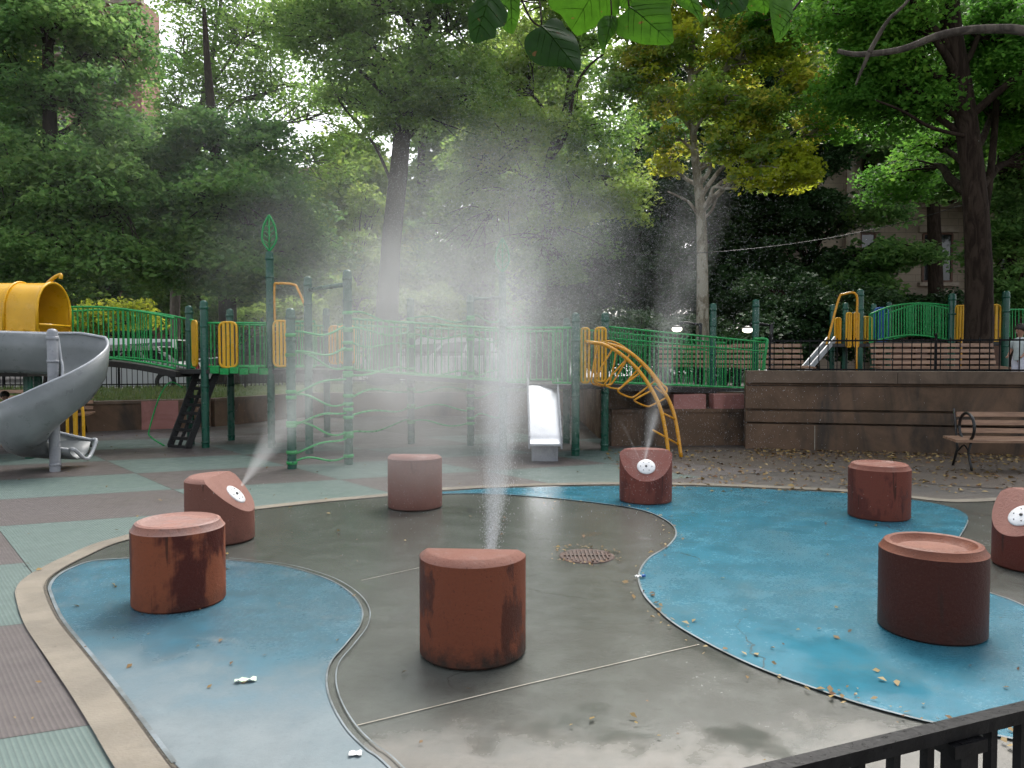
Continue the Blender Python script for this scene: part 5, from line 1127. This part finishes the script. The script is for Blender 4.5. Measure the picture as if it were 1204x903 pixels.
# low-hanging branch of broad leaves close to the camera
nb = thing('leafy_branch', (.2, 1.3, 2.35), 'low hanging branch of broad heart shaped leaves near the camera', 'branch')
tw_pts = smooth_line([at(1250, -190, 1.45), at(1080, -60, 1.4), at(960, -22, 1.36), at(860, -30, 1.32), at(760, -40, 1.28), at(660, -34, 1.25), at(560, -40, 1.24), at(500, -50, 1.24)], 6)
MB().tube(tw_pts, [.006 - .004 * i / (len(tw_pts) - 1) for i in range(len(tw_pts))], 7).build('twig', M['bark_dark'], nb)
def near_leaf(out, Y, mt, root, bulge=.012, tilt=(0, 0)):
    """broad leaf: outline points, curved surface, stalk and veins"""
    P_ = [at(x, y, Y) for x, y in out]; O = smooth_line(P_, 4, True); n = len(O); c = sum(O, Vector()) / n
    size = max((q - c).length for q in O); rt = at(*root, Y); ax = (c - rt).normalized(); side = Vector((ax.z, 0, -ax.x))
    def curve(q):
        d = q - c; u = d.dot(side) / size; w = d.dot(ax) / size
        return Vector((q.x, q.y + tilt[0] * d.x + tilt[1] * d.z + bulge * (abs(u) ** 1.3 - .5) + bulge * .6 * w * w + .0012 * math.sin(9 * u + 7 * w), q.z))
    rings = (1, .86, .7, .52, .34, .16); vs = []; fs = []
    for k in rings: vs += [curve(c + (q - c) * k) for q in O]
    vs.append(curve(c)); R_ = len(rings)
    for r_ in range(R_ - 1): fs += [(r_ * n + i, r_ * n + (i + 1) % n, (r_ + 1) * n + (i + 1) % n, (r_ + 1) * n + i) for i in range(n)]
    fs += [((R_ - 1) * n + i, (R_ - 1) * n + (i + 1) % n, R_ * n) for i in range(n)]
    lf = MB().add(vs, fs, True).build('leaf', M[mt], nb); v = MB()
    tip = max(O, key=lambda q: (q - rt).dot(ax)); r0 = min(O, key=lambda q: (q - rt).length)
    mid = [curve(r0.lerp(tip, t / 8)) - Vector((0, .0006, 0)) for t in range(9)]; v.tube(mid, [.0011 * (1 - .8 * t / 8) for t in range(9)], 4)
    for t0 in (0, .12, .3, .5, .68):
        for sg in (-1, 1):
            s0 = r0.lerp(tip, t0); dd = (ax * .75 + side * sg).normalized(); L_ = min([((q - s0).length) for q in O if (q - s0).normalized().dot(dd) > .97] or [size * .3]) * .86
            v.tube([curve(s0 + dd * (L_ * t / 4) + ax * (.12 * L_ * (t / 4) ** 2)) - Vector((0, .0005, 0)) for t in range(5)], [.0006, .0005, .0004, .0003, .0002], 3, cap=False)
    v.build('veins', M['lf_near'], lf, origin=world_loc(nb))
    near = min(tw_pts, key=lambda q: (q - rt).length)
    MB().tube(smooth_line([near, near.lerp(curve(r0), .5) + Vector((.004, .004, .0)), curve(r0)], 3), .0013, 5).build('stalk', M['bark_dark'], lf, origin=world_loc(nb))
for args in (
    ([(562, -2), (552, 13), (551, 25), (555, 53), (573, 50), (582, 45), (584, 35), (593, 28), (597, 13), (592, 2), (578, -14)], 1.20, 'lf_near_dark', (578, -14), .012, (.3, .2)),
    ([(586, -6), (596, 8), (597, 15), (593, 28), (592, 35), (602, 44), (607, 35), (611, 20), (610, -4), (600, -22)], 1.27, 'lf_near', (600, -22), .01, (-.5, .2)),
    ([(646, 20), (654, 16.6), (662, 21.6), (666, 30), (676, 38), (682, 56), (683, 78), (678, 86), (666, 81.5), (639, 81), (626, 75), (617, 61), (618, 45), (629, 35), (637, 31)], 1.17, 'lf_near_dark', (637, 30), .016, (.2, .3)),
    ([(648, -18), (645, 8), (659, 19), (666, 28), (679, 38.5), (692, 33), (709, 23), (724, 17), (730, -6), (715, -34), (675, -38)], 1.28, 'lf_near', (716, -30), .014, (.2, -.3)),
    ([(702, 30), (712, 18), (727, 16), (727, 28), (723, 38), (712, 55), (709.6, 65.4), (704, 56), (701.6, 43)], 1.25, 'lf_near', (722, 15), .008, (.6, .1)),
    ([(727, 20), (725.6, 36.5), (732, 43), (745, 50), (759, 55), (787, 56.5), (789, 40), (788, 14), (790, -12), (765, -22), (748, -4), (738, 10)], 1.26, 'lf_near', (740, 6), .016, (-.2, .2)),
    ([(728, 8), (722, -6), (732, -20), (750, -22), (758, -8), (748, 4), (738, 12)], 1.31, 'lf_near', (736, -18), .008, (.2, .2)),
    ([(790, -8), (797, 8), (815, 18), (825, 25), (828, 12), (818, -6), (804, -20)], 1.3, 'lf_near', (800, -20), .008, (.3, .1)),
    ([(818, -8), (831, 9), (842, 11), (846, -4), (834, -20)], 1.34, 'lf_near_dark', (832, -20), .006, (.3, .1)),
    ([(848, -10), (845, 21), (859, 19), (875, 12), (881, -6), (865, -24)], 1.31, 'lf_near_dark', (865, -24), .008, (.1, .1)),
    ([(878, -6), (881, 10), (893, 16), (900, 18.5), (905, -2), (892, -20)], 1.34, 'lf_near', (892, -20), .008, (-.3, .1)),
    ([(904, 0), (903, 24), (908, 44), (912, 51), (927, 36), (934, 16), (932, -6), (918, -18)], 1.29, 'lf_near', (926, 14), .010, (.4, .1)),
    ([(938, -14), (948, 3), (958, 2), (980, -2), (985, -14), (960, -24)], 1.33, 'lf_near', (950, -22), .006, (.1, .1)),
    ([(502, -6), (510, 5), (524, 4), (534, 0), (536, -10), (515, -20)], 1.22, 'lf_near_dark', (530, -16), .006, (.1, .1))): near_leaf(*args)
MB().tube(smooth_line([at(600, -36, 1.24), at(612, -4, 1.22), at(624, 22, 1.2), at(636, 32, 1.18)], 4), .0016, 5).build('twig', M['bark_dark'], nb)
tg = MB(); tg.tube(smooth_line([at(962, -24, 1.36), at(942, 0, 1.33), at(930, 14, 1.31), at(915, 21, 1.3), at(899, 24, 1.3)], 4), [.0026 - .0001 * k for k in range(17)], 6)
tg.build('twig', M['bark_dark'], nb)

# grass blades on the bank
ns = np.random.RandomState(5); n = 16000; gx = ns.uniform(-16, 1.5, n); lo = np.interp(gx, [q_[0] for q_ in LW], [q_[1] for q_ in LW]) + .15; gy = lo + ns.uniform(0, 1, n) ** 1.2 * 2.6
gz = .6 + np.clip((gy - lo) / 2.0, 0, 1) * .2; h_ = ns.uniform(.05, .16, n); a_ = ns.uniform(0, 6.28, n); w_ = .012
v = np.stack([np.stack([gx - w_ * np.cos(a_), gy - w_ * np.sin(a_), gz], 1), np.stack([gx + w_ * np.cos(a_), gy + w_ * np.sin(a_), gz], 1), np.stack([gx + ns.normal(0, .03, n), gy + ns.normal(0, .03, n), gz + h_], 1)], 1).reshape(-1, 3)
me = bpy.data.meshes.new('grass'); me.from_pydata(v.tolist(), [], [(3 * i, 3 * i + 1, 3 * i + 2) for i in range(n)]); me.materials.append(M['grass'])
go = bpy.data.objects.new('grass', me); COL.objects.link(go); tag(go, kind='stuff')

# ================================================================== people (small, half hidden)
def skin_body(th, joints, edges, mat, name='body'):
    """continuous figure grown from joints {name: (x, y, z, r)}"""
    me = bpy.data.meshes.new(name); ks = list(joints); me.from_pydata([joints[k][:3] for k in ks], [(ks.index(a), ks.index(b)) for a, b in edges], [])
    o = bpy.data.objects.new(name, me); COL.objects.link(o); o.parent = th; me.materials.append(mat)
    md = o.modifiers.new('skin', 'SKIN'); me.skin_vertices[0].data[0].use_root = True
    for i, k in enumerate(ks): r = joints[k][3]; me.skin_vertices[0].data[i].radius = (r, r) if len(joints[k]) < 5 else (r, joints[k][4])
    md.use_smooth_shade = True; s = o.modifiers.new('sub', 'SUBSURF'); s.levels = s.render_levels = 2
    return o
M['skin'] = simple('skin', (.35, .19, .13), (.32, .17, .11), 8, .5); M['hair'] = simple('dark_brown_hair', (.02, .012, .008), None, 30, .6)
M['shirt_pale'] = simple('pale_grey_cloth', (.5, .55, .54), (.4, .45, .44), 9, .8); M['trouser_white'] = simple('white_cloth', (.7, .7, .78), None, 9, .8); M['shirt_pink'] = simple('pale_pink_cloth', (.55, .42, .42), None, 9, .8); M['denim'] = simple('blue_cloth', (.03, .04, .14), None, 9, .8)
def child(loc, H, label, shirt, legs, rz=0, arm_up=0):
    th = thing('person', loc, label, 'person', None, rz); s = H / 1.2
    J = {'pelvis': (0, 0, .56, .085, .07), 'waist': (0, 0, .66, .08, .065), 'chest': (0, 0, .82, .095, .07), 'neck': (0, 0, .94, .033), 'head0': (0, -.008, .99, .045), 'head': (0, -.012, 1.075, .082, .092), 'top': (0, 0, 1.15, .055)}
    for k, sg in (('l', -1), ('r', 1)):
        J.update({'hip' + k: (sg * .06, 0, .53, .062), 'knee' + k: (sg * .07, -.015, .31, .042), 'ank' + k: (sg * .07, .01, .06, .028), 'toe' + k: (sg * .08, -.10, .025, .024),
                  'sh' + k: (sg * .115, 0, .87, .036), 'elb' + k: (sg * .15, -.03, .71, .026), 'wr' + k: (sg * .13, -.13, .60 + arm_up, .018), 'hand' + k: (sg * .125, -.175, .59 + arm_up, .02)})
    E = [('pelvis', 'waist'), ('waist', 'chest'), ('chest', 'neck'), ('neck', 'head0'), ('head0', 'head'), ('head', 'top')]
    for k in 'lr': E += [('pelvis', 'hip' + k), ('hip' + k, 'knee' + k), ('knee' + k, 'ank' + k), ('ank' + k, 'toe' + k), ('chest', 'sh' + k), ('sh' + k, 'elb' + k), ('elb' + k, 'wr' + k), ('wr' + k, 'hand' + k)]
    J = {k: tuple(q_ * s for q_ in v_) for k, v_ in J.items()}
    skin_body(th, J, E, M['skin'])
    c = MB(); c.lathe([(.12 * s, .54 * s), (.125 * s, .60 * s), (.105 * s, .72 * s), (.125 * s, .84 * s), (.10 * s, .91 * s), (.045 * s, .945 * s)], n=20)
    c.v = [(x, y * .78, z) for x, y, z in c.v]
    for sg in (-1, 1): c.tube([(sg * .09 * s, 0, .885 * s), (sg * .125 * s, 0, .86 * s), (sg * .15 * s, -.02 * s, .75 * s)], [.045 * s, .05 * s, .042 * s], 10)
    c.build('shirt', shirt, th, origin=(0, 0, 0))
    t = MB()
    for sg in (-1, 1): t.tube([(sg * .05 * s, 0, .60 * s), (sg * .065 * s, 0, .50 * s), (sg * .07 * s, -.012 * s, .31 * s), (sg * .07 * s, .01 * s, .10 * s)], [.078 * s, .078 * s, .06 * s, .05 * s], 12)
    t.build('trousers', legs, th, origin=(0, 0, 0))
    hh = MB(); hh.ball((0, .014 * s, 1.105 * s), .098 * s, 16, sc=(.95, 1.02, .86)); hh.v = [v_ for v_ in hh.v]; hh.build('hair', M['hair'], th, origin=(0, 0, 0))
    f = MB()
    for sg in (-1, 1): f.ball((sg * .032 * s, -.098 * s, 1.072 * s), .009 * s, 8)
    f.build('eyes', M['hair'], th, origin=(0, 0, 0)); MB().ball((0, -.106 * s, 1.05 * s), .013 * s, 8, sc=(.8, 1, 1.2)).build('nose', M['skin'], th, origin=(0, 0, 0)); MB().box((0, -.098 * s, 1.022 * s), (.034 * s, .01 * s, .006 * s)).build('mouth', M['shirt_pink'], th, origin=(0, 0, 0))
    return th
child(((1199 - CX) / F * 14.4, 14.4, TZ), 1.28, 'child in pale top behind the terrace fence at the picture edge', M['shirt_pale'], M['trouser_white'], R(-70))
child(((5 - CX) / F * 13.6, 13.6, 0), 1.0, 'small child in pale pink top half hidden behind the spiral slide', M['shirt_pink'], M['denim'], R(40))

# ================================================================== water spray
def spray_vol(name, label, p0, p1, r0, r1, dens, pw=1.6, noise=.6, nsc=3.0, step=1.0, fall=1.3, fade=.25):
    """cone of mist from p0 to p1; the density thins as the cone opens"""
    p0, p1 = Vector(p0), Vector(p1); d = p1 - p0; L = d.length
    o = MB().lathe([(.0001, 0)] + [(r0 + (r1 - r0) * t / 8, L * t / 8) for t in range(9)] + [(.0001, L)], n=20).build(name, [], None)
    me = o.data; mt = Mat(name + '_vapour'); nt = mt.nt; nt.nodes.remove(mt.b)
    x, y, z = mt.pos(world=False); rad = z * ((r1 - r0) / L) + r0; q = ((x * x + y * y).sqrt() / rad)
    prof_ = ((q * q * -1 + 1).max(0)) ** fall
    nz_ = mt.noise(nsc, 3, .6, stretch=(1, 1, .55)).lin(.35, .65, 1 - noise, 1 + noise).max(0)
    de = prof_ * nz_ * ((rad / r0) ** -pw) * dens * ((z / L * -1 + 1) / fade).min(1.0)
    pv = mt.new('ShaderNodeVolumePrincipled'); pv.inputs['Color'].default_value = (.90, .91, .91, 1); pv.inputs['Anisotropy'].default_value = .25
    mt.link(de, pv.inputs['Density']); mt.link(pv.outputs[0], mt.out.inputs['Volume']); mt.m.cycles.volume_step_rate = step if hasattr(mt.m, 'cycles') else 1
    me.materials.append(mt.m); o.location = p0; o.rotation_euler = d.to_track_quat('Z', 'Y').to_euler()
    return tag(o, label, 'water spray', kind='stuff')
def cloud_vol(name, label, c, r, dens, noise=.7, nsc=1.6, step=1.0, fall=1.2, off=(0, 0, 0)):
    o = MB().ball((0, 0, 0), 1.0, 24, sc=r).build(name, [], None); mt = Mat(name + '_vapour'); nt = mt.nt; nt.nodes.remove(mt.b)
    x, y, z = mt.pos(world=False); x, y, z = x / r[0], y / r[1], z / r[2]; q = x * x + y * y + z * z
    de = ((q * -1 + 1).max(0)) ** fall * mt.noise(nsc, 3, .6, off=off).lin(.35, .65, 1 - noise, 1 + noise).max(0) * dens
    pv = mt.new('ShaderNodeVolumePrincipled'); pv.inputs['Color'].default_value = (.90, .91, .91, 1); pv.inputs['Anisotropy'].default_value = .25
    mt.link(de, pv.inputs['Density']); mt.link(pv.outputs[0], mt.out.inputs['Volume'])
    o.data.materials.append(mt.m); o.location = c
    return tag(o, label, 'mist', kind='stuff')
import os
JET0 = Vector((LA.x + .085, LA.y + .14, .44)); CL = Vector((-.15, 6.3, 2.0))
JET1 = at(606, 300, 5.9)
spray_vol('water_spray', 'dense white jet climbing from the nearest bollard', JET0, JET1, .022, .36, 24, pw=1.15, noise=.45, nsc=4, fall=1.5, fade=.45)
cloud_vol('mist', 'broad cloud of fine spray above the pad', at(585, 300, 6.4), (1.25, 1.1, 1.2), .11, nsc=2.2, fall=1.0)
cloud_vol('mist', 'thin mist drifting over the green climbing rungs', at(500, 425, 7.6), (1.8, 1.8, 1.5), .20, nsc=1.3, fall=1.0, off=(3, 1, 0))
cloud_vol('mist', 'faint damp haze drifting behind the play structures', at(500, 350, 14.5), (4.6, 2.6, 3.2), .05, nsc=.5, fall=.8, off=(7, 1, 0))
cloud_vol('mist', 'very thin veil of damp air in front of the maples', at(330, 250, 18), (10, 3.5, 6.5), .010, nsc=.4, fall=.7, off=(9, 1, 0))
GN = LG + Vector((math.sin(R(58)) * .145 + .02, -math.cos(R(58)) * .145, .40)); 
GN = at(284, 571, LG.y - .02)
spray_vol('water_spray', 'thin plume slanting up to the right from the left bollard', GN, at(432, 360, LG.y - .05), .014, .52, 40, pw=1.22, noise=.5, nsc=5, fall=1.5, fade=.8)
FN = at(757, 546, LF.y - .18)
spray_vol('water_spray', 'narrow jet rising from the bollard under the yellow climber', FN, at(776, 462, LF.y - .3), .008, .07, 30, pw=.9, nsc=8, fall=1.5, fade=.8)
spray_vol('water_spray', 'second faint thin jet from the bollard under the yellow climber', at(755, 546, LF.y - .18), at(726, 486, LF.y - .2), .006, .035, 12, pw=.9, nsc=8, fall=1.5, fade=.8)
spray_vol('water_spray', 'tall faint drift of spray leaning right over the yellow climber', FN, at(828, 190, LF.y + .3), .02, .55, 6.5, pw=1.0, nsc=4, noise=.8, fall=1.2, fade=.7)

def drops(name, label, P, size, stretch, seed):
    ns = np.random.RandomState(seed); n = len(P); s = (size * ns.uniform(.5, 1.5, n))[:, None]; h = s * stretch * ns.uniform(.7, 1.4, n)[:, None]
    T4 = np.array([[1, 0, 0], [-.5, .87, 0], [-.5, -.87, 0]])
    v = np.concatenate([(P + np.array([0, 0, 1]) * h)[:, None], P[:, None] + T4[None] * s[:, :, None] * .8, (P - np.array([0, 0, 1]) * h)[:, None]], 1).reshape(-1, 3)
    F_ = np.array([[0, 1, 2], [0, 2, 3], [0, 3, 1], [4, 2, 1], [4, 3, 2], [4, 1, 3]]); f = (F_[None] + (np.arange(n) * 5)[:, None, None]).reshape(-1, 3)
    me = bpy.data.meshes.new(name); me.vertices.add(len(v)); me.vertices.foreach_set('co', v.ravel().astype(np.float32)); nf_ = len(f)
    me.loops.add(nf_ * 3); me.loops.foreach_set('vertex_index', f.ravel().astype(np.int32)); me.polygons.add(nf_)
    me.polygons.foreach_set('loop_start', np.arange(0, nf_ * 3, 3, dtype=np.int32)); me.polygons.foreach_set('loop_total', np.full(nf_, 3, dtype=np.int32))
    me.polygons.foreach_set('use_smooth', np.ones(nf_, dtype=bool)); me.materials.append(M['drop']); me.update()
    o = bpy.data.objects.new(name, me); COL.objects.link(o); return tag(o, label, 'water drops', kind='stuff')
md = Mat('water_drop'); md.set(Base_Color=(.75, .77, .8), Roughness=.1); md.b.inputs['Transmission Weight'].default_value = .0
tr = md.new('ShaderNodeBsdfTranslucent'); tr.inputs[0].default_value = (.8, .82, .85, 1); mx = md.new('ShaderNodeMixShader'); mx.inputs[0].default_value = .5
md.link(md.b.outputs[0], mx.inputs[1]); md.link(tr.outputs[0], mx.inputs[2]); md.link(mx.outputs[0], md.out.inputs['Surface']); M['drop'] = md.m
ns = np.random.RandomState(12); n = 90000
c_ = np.array(at(615, 262, 6.2)); P_ = c_ + ns.normal(0, 1, (n, 3)) * np.array([.72, .60, .62])
drops('water_drops', 'fine droplets hanging at the top of the spray', P_, .0010, 1.5, 1)
n = 16000; t = ns.uniform(0, 1, n); a_ = ns.normal(0, 1, (n, 3)); c0, c1 = np.array(JET0), np.array(JET1)
P_ = c0 + (c1 - c0) * t[:, None] + a_ * (.012 + .17 * t)[:, None]; drops('water_drops', 'droplets inside the rising jet', P_, .0013, 2.0, 2)
n = 9000; P_ = np.stack([ns.normal(1.55, .6, n), ns.normal(7.0, .8, n), ns.uniform(.3, 3.2, n)], 1); drops('water_drops', 'falling droplets to the right of the spray', P_, .0008, 4.5, 3)
n = 5000; P_ = np.stack([ns.normal(-.9, .9, n), ns.normal(6.8, .8, n), ns.uniform(.2, 3.0, n)], 1); drops('water_drops', 'sparse falling droplets to the left of the spray', P_, .0008, 3, 4)

# ================================================================== light
w = bpy.data.worlds.new('World'); scene.world = w; w.use_nodes = True; nt = w.node_tree; bg = nt.nodes['Background']
sky = nt.nodes.new('ShaderNodeTexSky'); sky.sky_type = 'NISHITA'; sky.sun_disc = False
EL, AZ = 52, 20          # sun high behind the trees, hidden by cloud
sky.sun_elevation = R(EL); sky.sun_rotation = R(AZ); sky.dust_density = 4; sky.air_density = 1.0; sky.ozone_density = 1.0
hs = nt.nodes.new('ShaderNodeHueSaturation'); hs.inputs['Saturation'].default_value = .30
nt.links.new(sky.outputs[0], hs.inputs['Color']); nt.links.new(hs.outputs[0], bg.inputs[0]); bg.inputs[1].default_value = .15
sd_ = bpy.data.lights.new('sun', 'SUN'); sd_.energy = 1.2; sd_.angle = R(25); sd_.color = (1, .96, .9)
so_ = bpy.data.objects.new('sun', sd_); COL.objects.link(so_); so_.location = (0, 0, 30)
sun_dir = Vector((math.sin(R(AZ)) * math.cos(R(EL)), math.cos(R(AZ)) * math.cos(R(EL)), math.sin(R(EL))))
so_.rotation_euler = sun_dir.to_track_quat('Z', 'Y').to_euler()

scene.view_settings.view_transform = 'Standard'; scene.view_settings.look = 'None'; scene.view_settings.gamma = 1; scene.view_settings.exposure = 1.32
scene.view_settings.use_curve_mapping = False
scene.render.engine = 'CYCLES'; cy = scene.cycles; cy.max_bounces = 6; cy.diffuse_bounces = 3; cy.glossy_bounces = 3; cy.transmission_bounces = 3; cy.volume_bounces = 1; cy.transparent_max_bounces = 8
cy.use_denoising = True; cy.volume_max_steps = 256; cy.use_adaptive_sampling = True; cy.adaptive_threshold = .02; cy.sample_clamp_indirect = 6
scene.render.film_transparent = False
